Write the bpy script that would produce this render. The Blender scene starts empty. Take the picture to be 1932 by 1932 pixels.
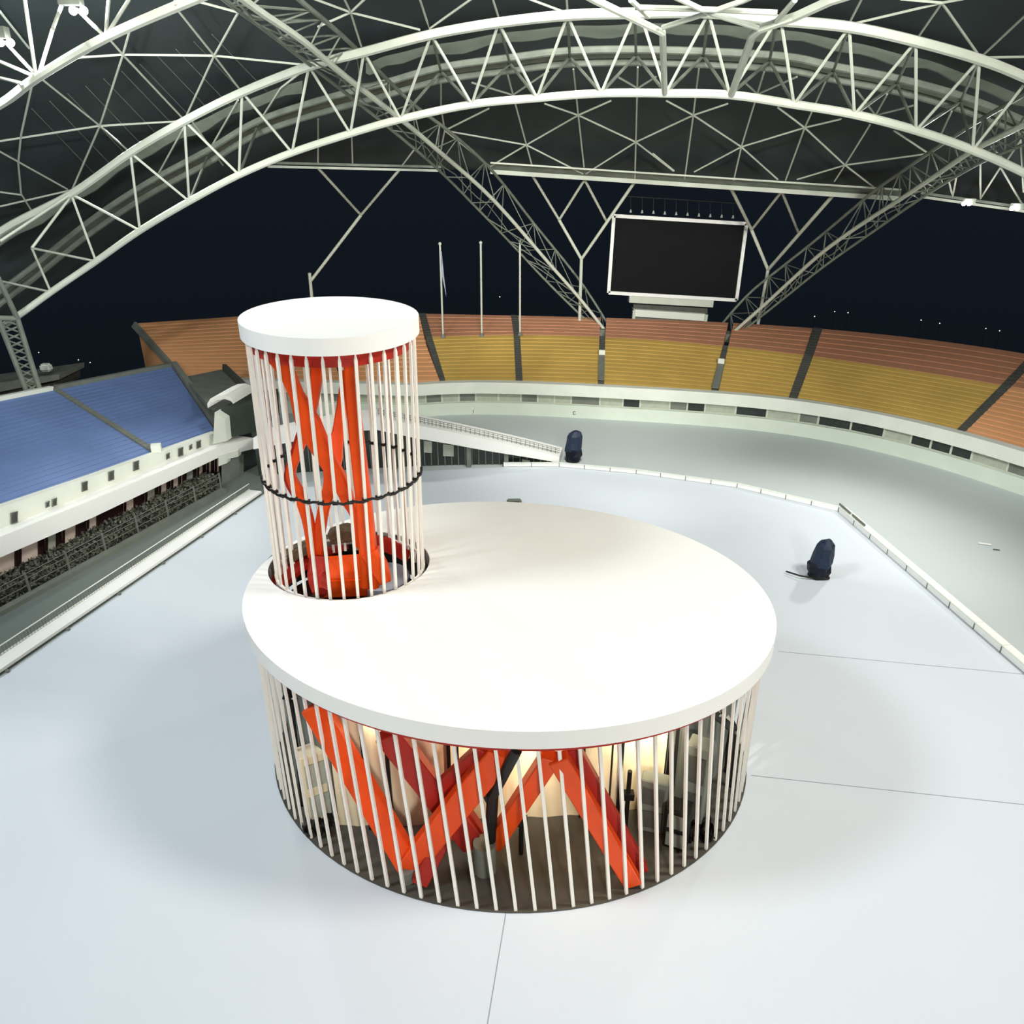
import bpy, bmesh, math, random
import numpy as np
from mathutils import Vector, Matrix
random.seed(7)
ORD='first second third fourth fifth sixth seventh eighth ninth tenth eleventh twelfth thirteenth fourteenth fifteenth sixteenth seventeenth eighteenth nineteenth twentieth twenty-first twenty-second twenty-third twenty-fourth twenty-fifth twenty-sixth'.split()
S=bpy.context.scene
COL=S.collection
# ---------------------------------------------------------------- camera
PX=1932.; F=1460.; PITCH=math.radians(24.5); CH=16.0
cam=bpy.data.cameras.new('camera'); cam.sensor_width=36; cam.lens=36*F/PX; cam.clip_end=600
co=bpy.data.objects.new('camera',cam); COL.objects.link(co)
co.location=(0,0,CH); co.rotation_euler=(math.pi/2-PITCH,0,0)
S.camera=co
# ---------------------------------------------------------------- exposure, world, large lights
S.view_settings.view_transform='Standard'; S.view_settings.look='None'
S.view_settings.exposure=0.0; S.view_settings.gamma=1; S.view_settings.use_curve_mapping=False
w=bpy.data.worlds.new('night_sky'); S.world=w; w.use_nodes=True
nt=w.node_tree; bg=nt.nodes['Background']
tc=nt.nodes.new('ShaderNodeTexCoord'); sp=nt.nodes.new('ShaderNodeSeparateXYZ'); cr=nt.nodes.new('ShaderNodeValToRGB'); mr=nt.nodes.new('ShaderNodeMapRange')
nt.links.new(tc.outputs['Generated'],sp.inputs[0]); nt.links.new(sp.outputs['Z'],mr.inputs[0])
mr.inputs[1].default_value=-.3; mr.inputs[2].default_value=.1
nt.links.new(mr.outputs[0],cr.inputs[0]); nt.links.new(cr.outputs[0],bg.inputs[0])
cr.color_ramp.elements[0].color=(.0032,.0062,.0085,1); cr.color_ramp.elements[1].color=(.0080,.0105,.0165,1)
bg.inputs[1].default_value=1.0
def spot(name,loc,aim,power,angle,size,col,blend=.6):
    l=bpy.data.lights.new(name,'SPOT'); l.energy=power; l.spot_size=math.radians(angle); l.spot_blend=blend; l.shadow_soft_size=size; l.color=col
    o=bpy.data.objects.new(name,l); COL.objects.link(o); o.location=loc
    o.rotation_euler=(Vector(aim)-Vector(loc)).to_track_quat('-Z','Y').to_euler(); return o
def area(name,loc,aim,power,size,col):
    l=bpy.data.lights.new(name,'AREA'); l.energy=power; l.size=size; l.color=col
    o=bpy.data.objects.new(name,l); COL.objects.link(o); o.location=loc
    o.rotation_euler=(Vector(aim)-Vector(loc)).to_track_quat('-Z','Y').to_euler(); return o
LK=1.0
spot('floodlight_bank_right',(24,12,34),(3,22,2),37000*LK,69,4.0,(1,.97,.88),.6)
spot('floodlight_bank_left',(-24,10,34),(-3,22,1),31000*LK,69,4.0,(.86,.94,1),.6)
spot('fill_track_centre',(4,30,21),(5,41,0),9000*LK,52,1.0,(1,1,.98),1)  # unseen fill added to brighten the middle of the track
spot('fill_track_right',(14,25,21),(20,34,0),6000*LK,50,1.0,(1,1,.98),1)  # unseen fill added for the right of the track
spot('floodlight_bank_camera',(8,-26,23),(0,34,4),40000*LK,58,2.5,(1,.985,.93),.9)
spot('floodlight_far_left',(-21,46,17.0),(0,20,2),8000*LK,90,.8,(1,1,.96),.7)
spot('floodlight_far_right',(26,44,15.0),(2,20,2),8000*LK,90,.8,(1,1,.96),.7)
spot('fill_stands',(2,24,25),(3,60,5),20000*LK,66,2.0,(1,1,.95),.8)  # unseen spot added to brighten the far stand and its wall
spot('fill_left_stand',(14,20,25),(-25,34,5),15000*LK,50,2.0,(.97,1,1),.8)  # unseen fill spot for the blue left stand
spot('fill_roof_centre',(0,-8,26),(0,46,28),80000*LK,50,1.5,(1,1,.95),.4)  # added roof fill without a fixture, lifts steel and membrane
spot('fill_roof_left',(-20,-6,26),(-23,46,19),24000*LK,56,1.5,(.97,1,.97),.4)  # added roof fill without a fixture, left side
spot('fill_roof_right',(14,-6,26),(23,46,19),52000*LK,56,1.5,(1,1,.95),.4)  # added roof fill without a fixture, right side
# ---------------------------------------------------------------- pixel ray helpers (photo pixel -> point at a known height / distance)
def ray(u,v):
    a=(u-966)/F; b=(966-v)/F
    return Vector((a,math.cos(PITCH)+b*math.sin(PITCH),-math.sin(PITCH)+b*math.cos(PITCH)))
O=Vector((0,0,CH))
def P(u,v,z=0.):
    r=ray(u,v); return O+r*((z-CH)/r.z)
def PY(u,v,y):
    r=ray(u,v); return O+r*(y/r.y)
def E(u,v,s=1.):   # on the roof vault (an ellipsoid), s shrinks it for the chords hung below
    ax=(50*s,65*s,20*s); r=ray(u,v)
    o=Vector((0,0,(CH-6.8)/ax[2])); d=Vector((r.x/ax[0],r.y/ax[1],r.z/ax[2]))
    A=d.dot(d);B=2*o.dot(d);C=o.dot(o)-1
    t=(-B+math.sqrt(B*B-4*A*C))/(2*A); return O+r*t
def VP(u,v,a,b,off=0.):   # on the vertical plane through a,b (plan), moved off to the left of a->b
    a=Vector(a[:2]);b=Vector(b[:2]);d=(b-a).normalized();n=Vector((-d.y,d.x));a=a+n*off
    r=ray(u,v);t=(n.dot(a))/(n.x*r.x+n.y*r.y); return O+r*t
# ---------------------------------------------------------------- materials
def lin(c): return tuple(((x/255)/12.92 if x<=10 else ((x/255+.055)/1.055)**2.4) for x in c)+(1,)
MATS={}
def mat(name,rgb,rough=.6,var=.06,scale=3.,metal=0.,bump=0.,emit=None,spec=.3,coords='Object'):
    if name in MATS: return MATS[name]
    m=bpy.data.materials.new(name); m.use_nodes=True; n=m.node_tree; b=n.nodes['Principled BSDF']
    b.inputs['Roughness'].default_value=rough; b.inputs['Metallic'].default_value=metal; b.inputs['Specular IOR Level'].default_value=spec
    t=n.nodes.new('ShaderNodeTexCoord'); no=n.nodes.new('ShaderNodeTexNoise'); no.inputs['Scale'].default_value=scale; no.inputs['Detail'].default_value=4
    n.links.new(t.outputs[coords],no.inputs['Vector'])
    r=n.nodes.new('ShaderNodeValToRGB'); c=lin(rgb)
    r.color_ramp.elements[0].position=.3; r.color_ramp.elements[1].position=.7
    r.color_ramp.elements[0].color=tuple(x*(1-var) for x in c[:3])+(1,); r.color_ramp.elements[1].color=tuple(min(1,x*(1+var)) for x in c[:3])+(1,)
    n.links.new(no.outputs['Fac'],r.inputs[0]); n.links.new(r.outputs[0],b.inputs['Base Color'])
    if bump:
        bp=n.nodes.new('ShaderNodeBump'); bp.inputs['Strength'].default_value=bump; n.links.new(no.outputs['Fac'],bp.inputs['Height']); n.links.new(bp.outputs[0],b.inputs['Normal'])
    if emit: b.inputs['Emission Color'].default_value=emit[0]; b.inputs['Emission Strength'].default_value=emit[1]
    MATS[name]=m; return m
DECK=mat('deck_fabric',(216,223,229),.75,.02,.15)
TRK=mat('track_cover',(198,206,204),.7,.03,.1)
TRKD=mat('grey_running_track',(112,120,114),.85,.05,.5)
WHITE=mat('white_paint',(250,249,243),.5,.01,1)
RIM=mat('white_rim',(238,238,232),.5,.01,1)
BAR=mat('white_bar_paint',(250,245,234),.45,.02,2)
RED=mat('orange_red_paint',(236,80,18),.42,.08,1.5)
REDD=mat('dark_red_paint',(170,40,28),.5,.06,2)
BLACK=mat('black_metal',(22,20,16),.5,.2,4)
STEEL=mat('pale_steel',(204,208,192),.5,.06,1)
STEELD=mat('weathered_steel',(128,134,122),.6,.18,1.5)
MEMB=mat('dark_roof_membrane',(92,102,102),.7,.14,.25)
MEMBL=mat('grey_green_painted_light',(150,160,146),.7,.15,.8)  # light on the roof underside, put into a paler colour
CREAM=mat('cream_concrete',(234,237,224),.7,.04,.8)
GREENC=mat('pale_green_concrete',(220,229,214),.7,.04,.5)
YEL=mat('yellow_seat_plastic',(200,166,88),.6,.10,.35)
BRN=mat('brown_seat_plastic',(196,140,108),.65,.08,.35)
ORG=mat('orange_seat_plastic',(226,166,116),.6,.08,.3)
BLUE=mat('blue_seat_plastic',(108,132,180),.6,.07,.5)
AISLE=mat('aisle_concrete',(84,84,78),.8,.15,3)
CONC=mat('grey_concrete',(120,124,114),.8,.12,1.2)
SCREEN=mat('dark_screen',(24,26,26),.8,.05,1,spec=.1)
GLASSD=mat('dark_glass',(48,54,50),.25,.2,1.5,spec=.5)
CURT=mat('pale_curtain',(178,182,166),.8,.1,3)
PINK=mat('pink_cream_panel',(232,212,196),.7,.06,2)
DRED=mat('dark_maroon_frame',(46,26,24),.6,.2,2)
HEDGE=mat('grey_hedge_leaves',(104,104,92),.9,.35,14)
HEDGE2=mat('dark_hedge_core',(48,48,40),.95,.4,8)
NAVY=mat('navy_rain_cover',(32,46,66),.5,.12,5,bump=.3)
NAVYD=mat('dark_navy_rain_cover',(14,18,34),.55,.15,5)
INT=mat('interior_floor',(78,75,68),.7,.15,1.5)
CRM=mat('cream_drape',(238,224,188),.7,.06,1.5)
SEAM=mat('seam_dark',(150,155,160),.8,.05,5)
LAMP=mat('lamp_glow',(255,255,255),.5,0,1,emit=((1,1,1,1),30))
DOT=mat('distant_lamp_glow',(255,255,255),.5,0,1,emit=((1,.98,.9,1),1.2))
BROWNW=mat('brown_brick',(92,78,60),.85,.3,9)
FLAG=mat('pale_flag_cloth',(176,178,196),.7,.1,3)
PLATE=mat('grey_blue_plate',(178,184,194),.6,.04,2)
# ---------------------------------------------------------------- mesh helpers
def mk(name,bm,m,parent=None,smooth=False):
    me=bpy.data.meshes.new(name); bmesh.ops.recalc_face_normals(bm,faces=bm.faces); bm.to_mesh(me); bm.free()
    if smooth:
        for p in me.polygons: p.use_smooth=True
    o=bpy.data.objects.new(name,me); me.materials.append(m); COL.objects.link(o)
    if parent: o.parent=parent; o.matrix_parent_inverse=Matrix.Translation(-parent.location) if parent.type=='EMPTY' and parent.parent is None else Matrix.Identity(4)
    return o
def tag(o,label,cat,group=None,kind=None):
    if label:o['label']=label
    if cat:o['category']=cat
    if group:o['group']=group
    if kind:o['kind']=kind
    return o
def thing(name,loc,label,cat,group=None,kind=None):
    o=bpy.data.objects.new(name,None); o.empty_display_size=.3; COL.objects.link(o); o.location=loc
    return tag(o,label,cat,group,kind)
def B(): return bmesh.new()
def sweep(bm,pts,prof,closed=False,up=Vector((0,0,1))):
    """prof(i)->list of (side,up) offsets"""
    pts=[Vector(p) for p in pts]; n=len(pts); rings=[]
    for i,p in enumerate(pts):
        a=pts[(i-1)%n] if (closed or i>0) else p; b=pts[(i+1)%n] if (closed or i<n-1) else p
        t=(b-a).normalized(); s=t.cross(up)
        if s.length<1e-3: s=t.cross(Vector((0,1,0)))
        s.normalize(); q=s.cross(t).normalized()
        rings.append([bm.verts.new(p+s*x+q*y) for x,y in prof(i)])
    k=len(rings[0])
    for i in range(n if closed else n-1):
        r0,r1=rings[i],rings[(i+1)%n]
        for j in range(k): bm.faces.new((r0[j],r0[(j+1)%k],r1[(j+1)%k],r1[j]))
    if not closed:
        bm.faces.new(rings[0]); bm.faces.new(list(reversed(rings[-1])))
def tube(bm,pts,r,n=8,closed=False):
    pr=[(r*math.cos(2*math.pi*k/n),r*math.sin(2*math.pi*k/n)) for k in range(n)]
    sweep(bm,pts,lambda i:pr,closed)
def bar(bm,pts,w,h,closed=False,up=Vector((0,0,1))):
    pr=[(-w/2,-h/2),(w/2,-h/2),(w/2,h/2),(-w/2,h/2)]
    sweep(bm,pts,lambda i:pr,closed,up)
def box(bm,c,s,rz=0.):
    c=Vector(c); R=Matrix.Rotation(rz,3,'Z'); vs=[]
    for x in(-1,1):
        for y in(-1,1):
            for z in(-1,1): vs.append(bm.verts.new(c+R@Vector((x*s[0]/2,y*s[1]/2,z*s[2]/2))))
    for f in((0,1,3,2),(4,6,7,5),(0,4,5,1),(2,3,7,6),(0,2,6,4),(1,5,7,3)): bm.faces.new([vs[i] for i in f])
def prism(bm,poly,z0,z1):
    a=[bm.verts.new((p[0],p[1],z0)) for p in poly]; b=[bm.verts.new((p[0],p[1],z1)) for p in poly]; n=len(a)
    bm.faces.new(b); bm.faces.new(list(reversed(a)))
    for i in range(n): bm.faces.new((a[i],a[(i+1)%n],b[(i+1)%n],b[i]))
def hexa(bm,q,off):   # a quad given thickness along off
    a=[bm.verts.new(Vector(p)) for p in q]; b=[bm.verts.new(Vector(p)+Vector(off)) for p in q]; n=len(a)
    bm.faces.new(a); bm.faces.new(list(reversed(b)))
    for i in range(n): bm.faces.new((a[i],b[i],b[(i+1)%n],a[(i+1)%n]))
def strip_solid(bm,lines):
    """closed cross-section swept: lines = list of rings(list of Vector), consecutive rings joined"""
    R=[[bm.verts.new(p) for p in r] for r in lines]; k=len(R[0])
    for i in range(len(R)-1):
        for j in range(k): bm.faces.new((R[i][j],R[i][(j+1)%k],R[i+1][(j+1)%k],R[i+1][j]))
    bm.faces.new(R[0]); bm.faces.new(list(reversed(R[-1])))
class Ell:
    def __init__(s,c,a,b,rot): s.c=Vector(c);s.a=a;s.b=b;s.r=rot
    def pt(s,t,z,d=0.):
        x=(s.a+d)*math.cos(t);y=(s.b+d)*math.sin(t);c,q=math.cos(s.r),math.sin(s.r)
        return Vector((s.c.x+x*c-y*q,s.c.y+x*q+y*c,z))
    def ring(s,z,d=0.,n=128): return [s.pt(2*math.pi*k/n,z,d) for k in range(n)]
def annulus(bm,oa,ob,ia,ib,z0,z1,n=128):   # outer ell top/bot rings etc as lists of Vectors
    pass
def ring_solid(bm,outer,inner,z0,z1,n=128,do=0.,di=0.):
    ot=[bm.verts.new(p) for p in outer.ring(z1,do,n)]; ob=[bm.verts.new(p) for p in outer.ring(z0,do,n)]
    it=[bm.verts.new(p) for p in inner.ring(z1,di,n)]; ib=[bm.verts.new(p) for p in inner.ring(z0,di,n)]
    for i in range(n):
        j=(i+1)%n
        bm.faces.new((ot[i],ot[j],ob[j],ob[i])); bm.faces.new((it[j],it[i],ib[i],ib[j]))
        bm.faces.new((ot[j],ot[i],it[i],it[j])); bm.faces.new((ob[i],ob[j],ib[j],ib[i]))
# ================================================================ SETTING: floor and tracks
ZD=5.28
DRUM=Ell((-.22,18.5),7.17,5.82,math.radians(-12.1))
HOLE=Ell((-4.736,19.96),2.32,2.13,math.radians(-2))
TOP=Ell((-4.65,20.02),2.229,2.943,math.radians(17.2))
bL0=P(0,1275); bL1=P(500,930)
dL=(bL1-bL0).normalized()
bLs=bL0-dL*24
bR0=P(1932,1270); bR1=P(1580,965); dR=(bR0-bR1).normalized(); bRs=bR0+dR*26
backpts=[P(500,930),P(620,900),P(790,889),P(950,881),P(1055,881),P(1200,894),P(1390,920),P(1580,965)]
poly=[bLs]+backpts+[bRs]
bm=B(); prism(bm,[(p.x,p.y) for p in poly],-.25,0)
fl=mk('floor',bm,DECK); tag(fl,None,None,kind='structure')
bm=B(); prism(bm,[(-18.6,-16),(-26,-16),(-26,24),(-17,48),(-12.6,39)],-.3,-.06)
mk('running_track',bm,TRKD)['kind']='structure'
# curved base line of the far wall
base_px=[(786,787),(942,783),(1083,787),(1257,796),(1377,808),(1486,821),(1594,839),(1703,862),(1812,893),(1932,937)]
bw=[P(u,v) for u,v in base_px]
pf=np.polyfit([p.x for p in bw],[p.y for p in bw],4)
def basey(x):
    return float(np.polyval(pf,x)) if x>-6.5 else 50.7+(x+6.5)*-.11
xs=list(np.linspace(-24,26.7,60))
BASE=[Vector((x,basey(x),0)) for x in xs]
t=(BASE[-1]-BASE[-2]).normalized()
for k in range(1,16):
    a=-k*.006; c,s_=math.cos(a),math.sin(a); t=Vector((t.x*c-t.y*s_,t.x*s_+t.y*c,0)); BASE.append(BASE[-1]+t*1.2)
def norm_at(i):
    a=BASE[max(0,i-1)];b=BASE[min(len(BASE)-1,i+1)];d=(b-a).normalized();return Vector((-d.y,d.x,0))
NB=len(BASE)
bm=B(); out=[(p.x,p.y) for p in reversed(BASE)]
poly=[(bRs.x,bRs.y)]+[(p.x,p.y) for p in reversed(backpts)]+[(-17,48)]+[(p.x,p.y+.0) for p in BASE]+[(34,12)]
prism(bm,poly,-.3,-.02); mk('track_cover',bm,TRK)['kind']='structure'
# seams
for i,(a,b) in enumerate([((1468,1229),(1932,1272)),((1417,1463),(1960,1521)),((955,1719),(915,1960))]):
    bm=B(); pa,pb=P(*a,.004),P(*b,.004); bar(bm,[pa,pb],.018,.006); o=mk(f'trim_{i+1}',bm,SEAM); o['kind']='structure'
# ---------------------------------------------------------------- far wall
def band(name,z0,z1,o0,o1,m,i0=0,i1=NB-1):
    bm=B(); L=[]
    for i in range(i0,i1+1):
        n=norm_at(i);p=BASE[i]
        L.append([p+n*o0+Vector((0,0,z0)),p+n*o0+Vector((0,0,z1)),p+n*o1+Vector((0,0,z1)),p+n*o1+Vector((0,0,z0))])
    strip_solid(bm,L); o=mk(name,bm,m); o['kind']='structure'; return o
band('wall_back',-.02,.82,0,.4,GREENC)
band('wall_back',1.5,2.27,-.12,.5,CREAM)
band('wall_back',.82,1.5,.9,1.2,AISLE)
# windows along the band
acc=0;k=0;wi=1;arc=[0]
for i in range(1,NB): arc.append(arc[-1]+(BASE[i]-BASE[i-1]).length)
def at_arc(s):
    for i in range(1,NB):
        if arc[i]>=s:
            f=(s-arc[i-1])/(arc[i]-arc[i-1]); return BASE[i-1].lerp(BASE[i],f),norm_at(i)
    return BASE[-1],norm_at(NB-1)
s=arc[0]+.2
pat='gcccgccgcgcccgcgccgccgcdcgdcdcgddcdddcgddcdddd'
while s<arc[-1]-2:
    wd=random.choice([1.1,1.5,1.9]); a,n=at_arc(s);b,_=at_arc(s+wd)
    r=thing(f'window_{wi}',(a+b)/2+n*.2+Vector((0,0,.83)),None,None,kind='structure')
    z0,z1=.83,1.49
    aa,bb=a+n*.22,b+n*.22
    bm=B(); d=(bb-aa).normalized(); up=Vector((0,0,1))
    for q in (aa,bb): hexa(bm,[q-d*.03+up*z0,q+d*.03+up*z0,q+d*.03+up*z1,q-d*.03+up*z1],n*.08)
    hexa(bm,[aa+up*z0,bb+up*z0,bb+up*(z0+.05),aa+up*(z0+.05)],n*.08)
    hexa(bm,[aa+up*(z1-.04),bb+up*(z1-.04),bb+up*z1,aa+up*z1],n*.08)
    wf=mk('window_frame',bm,STEEL,r)
    bm=B(); hexa(bm,[aa+d*.03+n*.04+up*(z0+.04),bb-d*.03+n*.04+up*(z0+.04),bb-d*.03+n*.04+up*(z1-.03),aa+d*.03+n*.04+up*(z1-.03)],n*.03)
    c=pat[wi%len(pat)]; mk('pane',bm,{'c':CURT,'d':GLASSD,'g':CONC}[c],wf)
    s+=wd+.04; wi+=1
# ---------------------------------------------------------------- far seating blocks
mid_px=[(833,634),(982,634),(1134,636),(1366,653),(1536,667),(1703,703),(1902,727)]
top_px=[(793,593),(967,593),(1091,597),(1235,604),(1413,615),(1554,618),(1739,638),(1932,668)]
pm=np.polyfit(*zip(*mid_px),3); ptp=np.polyfit(*zip(*top_px),3)
ft=[(786,723),(967,723),(1141,726),(1232,735),(1449,751),(1486,757),(1667,790),(1775,815),(1932,853)]
pft=np.polyfit(*zip(*ft),3)
ZF,ZM,ZT=2.16,4.1,4.95
def fpt(u): return P(u,float(np.polyval(pft,u))-5,ZF)
def mpt(u): return P(u,float(np.polyval(pm,u)),ZM)
def tpt(u):
    v=float(np.polyval(ptp,u)); return P(u,v,ZT)
def tiers(bm,fa,fb,n,lip=.0,seg=10,closeback=True):
    """stepped solid between curve fa(s) and fb(s), s in 0..1, n rows"""
    L=[]
    for k in range(seg+1):
        s=k/seg; a,b=fa(s),fb(s); ring=[]
        for i in range(n):
            p=a.lerp(b,i/n); q=a.lerp(b,(i+1)/n); h=(b.z-a.z)/n
            pb=p.lerp(q,.45)
            ring.append(Vector((p.x,p.y,p.z))); ring.append(Vector((p.x,p.y,p.z+h*.2))); ring.append(Vector((pb.x,pb.y,p.z+h*.6)))
            ring.append(Vector((pb.x,pb.y,p.z+h*.55)))
            ring.append(Vector((q.x,q.y,p.z+h*.92)))
        ring.append(Vector((b.x,b.y,b.z))); ring.append(Vector((b.x,b.y,a.z-.3 if a.z>.4 else 0))); ring.append(Vector((a.x,a.y,a.z-.3 if a.z>.4 else 0)))
        L.append(ring)
    strip_solid(bm,L)
AIS=[((833,836),(805,813),(790,797)),((973,986),(969,981),(964,977)),((1128,1140),(1131,1142),(1133,1144)),((1342,1356),(1364,1374),(1374,1384)),((1487,1503),(1517,1534),(1534,1552)),((1803,1818),(1890,1908),(1945,1962))]
AIS[0]=((829,840),(803,815),(790,803))
def lerp(a,b,t): return a+(b-a)*t
blabels=['orange seating block on the far stand, directly behind the round tower, left end',
 'yellow seating block with brown upper rows and two flagpoles, just right of the tower',
 'yellow seating block with brown top rows left of the scoreboard, behind the dark covered light',
 'yellow seating block directly below the blank scoreboard',
 'narrow yellow seating block right of the scoreboard at the foot of the slanting truss',
 'widest yellow and brown seating block on the right side of the far stand',
 'orange-yellow seating block at the extreme right edge of the far stand']
edges=[None]+AIS+[((2300,2300),(2300,2300),(2300,2300))]
for k in range(7):
    if k==0:
        U0=(345,360,330); U1=(AIS[0][0][0],AIS[0][1][0],AIS[0][2][0])
    else:
        U0=tuple(AIS[k-1][j][1] for j in range(3)); U1=tuple(AIS[k][j][0] for j in range(3)) if k<6 else (2080,2140,2180)
    r=thing('seating_block',fpt((U0[0]+U1[0])/2),blabels[k],'seating','far stand seating blocks')
    if k==0:
        A=[P(345,707,2.2),P(460,712,2.2),P(640,718,2.2),fpt(829)]
        Bk=[P(258,610,5.2),P(450,597,5.2),P(640,594,5.05),P(790,593,ZT)]
        def cv(C): return lambda s:C[min(2,int(s*3))].lerp(C[min(2,int(s*3))+1],s*3-min(2,int(s*3)))
        bm=B(); tiers(bm,cv(A),cv(Bk),16,seg=9); mk('seat_rows',bm,ORG,r)
        bm=B(); e=[A[0],Bk[0]]; hexa(bm,[A[0]+Vector((-.1,0,-.5)),A[0]+Vector((0,0,.1)),Bk[0]+Vector((0,0,.1)),Bk[0]+Vector((-.3,0,-.25))],(-.15,.0,0)); mk('side_wall',bm,CONC,r)
        continue
    bm=B(); tiers(bm,lambda s:fpt(lerp(U0[0],U1[0],s)),lambda s:mpt(lerp(U0[1],U1[1],s)),12); mk('lower_seat_rows',bm,YEL if k<6 else ORG,r)
    bm=B(); tiers(bm,lambda s:mpt(lerp(U0[1],U1[1],s)),lambda s:tpt(lerp(U0[2],U1[2],s)),6); mk('upper_seat_rows',bm,BRN,r)['label']='brown upper seat rows'
alab=['dark aisle stair sloping right beside the round tower','dark aisle stair behind the middle flagpole','dark aisle stair with pale lower flight at foot of left slanting truss','dark aisle stair with pale lower flight below right slanting truss','dark aisle stair between narrow and widest yellow blocks','dark aisle stair near the right edge of the far stand']
for k,a in enumerate(AIS):
    r=thing('aisle_stair',fpt(a[0][0]),alab[k],'stairs','far stand aisle stairs')
    for part,(f0,g0,f1,g1,fa,fb,n) in {'lower_flight':(a[0][0],a[0][1],a[1][0],a[1][1],fpt,mpt,20),'upper_flight':(a[1][0],a[1][1],a[2][0],a[2][1],mpt,tpt,10)}.items():
        if k in(2,3) and part=='upper_flight': continue
        bm=B(); L=[]
        dz=Vector((0,0,.06))
        tiers(bm,lambda s:fa(lerp(f0,g0,s))+dz,lambda s:fb(lerp(f1,g1,s))+dz,n,seg=1); mk(part,bm,AISLE,r)
    if k in (2,3):
        bm=B(); m0=fpt(a[0][0]).lerp(mpt(a[1][0]),.52); m1=fpt(a[0][1]).lerp(mpt(a[1][1]),.52); u3=Vector((0,0,.16))
        hexa(bm,[fpt(a[0][0])+u3,fpt(a[0][1])+u3,m1+u3,m0+u3],(0,0,.06)); mk('pale_lower_flight',bm,CONC,r)
        bm=B(); hexa(bm,[m0+u3*1.2,m1+u3*1.2,m1+Vector((0,0,.55)),m0+Vector((0,0,.55))],(0,.15,0)); mk('landing_wall',bm,CREAM,r)
# ---------------------------------------------------------------- scoreboard
yb=62.
q=[PY(1158,407,yb),PY(1408,422,yb),PY(1389,566,yb),PY(1148,552,yb)]
sb=thing('scoreboard',PY(1268,632,yb),'large blank dark video scoreboard in a white frame above far stand','scoreboard')
bm=B(); hexa(bm,q,(0,.6,0)); mk('screen_panel',bm,SCREEN,sb)
bm=B()
for i in range(4):
    bar(bm,[q[i]+Vector((0,-.05,0)),q[(i+1)%4]+Vector((0,-.05,0))],.25 if i%2 else .25,.16,up=Vector((0,1,0)))
mk('frame',bm,WHITE,sb)
def slab(name,c4,m,par,dy=.5,y=yb):
    bm=B(); hexa(bm,[PY(u,v,y) for u,v in c4],(0,dy,0)); return mk(name,bm,m,par)
slab('support_beam',[(1188,556),(1347,566),(1345,580),(1187,571)],STEEL,sb,.8)
slab('dark_recess',[(1195,574),(1335,582),(1335,592),(1195,584)],AISLE,sb,.5,62.3)  # dark slab set back between support beam and ledge
slab('ledge',[(1196,584),(1332,593),(1330,606),(1198,597)],CREAM,sb,1.0,61.8)
slab('back_wall',[(1198,597),(1330,606),(1326,636),(1196,628)],CONC,sb,.4,62.2)
for a in ([(1194,586),(1199,586),(1197,632),(1191,632)],[(1331,594),(1336,594),(1329,637),(1324,637)]): slab('leg',a,STEEL,sb,.3,61.6)
slab('plinth',[(1150,622),(1362,636),(1362,649),(1150,638)],AISLE,sb,1.5,61.2)
for i in range(10):
    u=lerp(1190,1383,i/9);v=lerp(398,409,i/9); y=62.5
    r=thing('hanging_lamp',PY(u,v,y),ORD[i]+' tiny pale lamp from the left in the row hung above scoreboard','lamp','row of hanging lamps above the scoreboard')
    bm=B(); tube(bm,[PY(u,v-26,y),PY(u,v,y)],.015,5); mk('cord',bm,AISLE,r)
    bm=B(); bmesh.ops.create_cone(bm,cap_ends=True,segments=10,radius1=.10,radius2=.04,depth=.22,matrix=Matrix.Translation(PY(u,v,y))); mk('lamp_shade',bm,STEEL,r)
bm=B(); tube(bm,[PY(1178,370,62.5),PY(1395,384,62.5)],.035,6); tag(mk('lamp_rail',bm,AISLE),'thin dark rail holding the row of lamps above scoreboard','rail')
# flagpoles
for k,(a,b,lb) in enumerate([((830,460),(836,634),'white flagpole with a limp pale flag, nearest the round tower'),((907,458),(909,632),'bare white flagpole, middle of the three on the far stand'),((981,455),(981,630),'bare white flagpole against the left slanting truss')]):
    yy=mpt(b[0]).y-.1
    p0,p1=PY(b[0],b[1]+2,yy),PY(a[0],a[1],yy)
    r=thing('flagpole',p0,lb,'flagpole','flagpoles on the far stand')
    bm=B(); tube(bm,[p0,p1],.07,8); mk('pole',bm,STEEL,r)
    bm=B(); bmesh.ops.create_uvsphere(bm,u_segments=8,v_segments=6,radius=.12,matrix=Matrix.Translation(p1)); mk('finial',bm,STEEL,r)
    bm=B(); bmesh.ops.create_cone(bm,cap_ends=True,segments=12,radius1=.2,radius2=.1,depth=.25,matrix=Matrix.Translation(p0+Vector((0,0,.1)))); mk('base',bm,CONC,r)
    if k==0:
        bm=B(); pts=[(831,478),(832,500),(834,522)]; 
        L=[]
        for i,(l,rr) in enumerate([((831,472),(833,474)),((831.5,485),(835,492)),((832,505),(837,514)),((834,522),(840,540)),((837,535),(842,560))]):
            dy=.15*math.sin(i*2.); A=PY(l[0],l[1],yy-.08+dy*.3);C=PY(rr[0],rr[1],yy-.1-dy)
            L.append([A,C,C+Vector((0,.05,0)),A+Vector((0,.05,0))])
        strip_solid(bm,L); tag(mk('flag',bm,FLAG),'limp pale flag hanging on the leftmost flagpole','flag')
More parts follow.
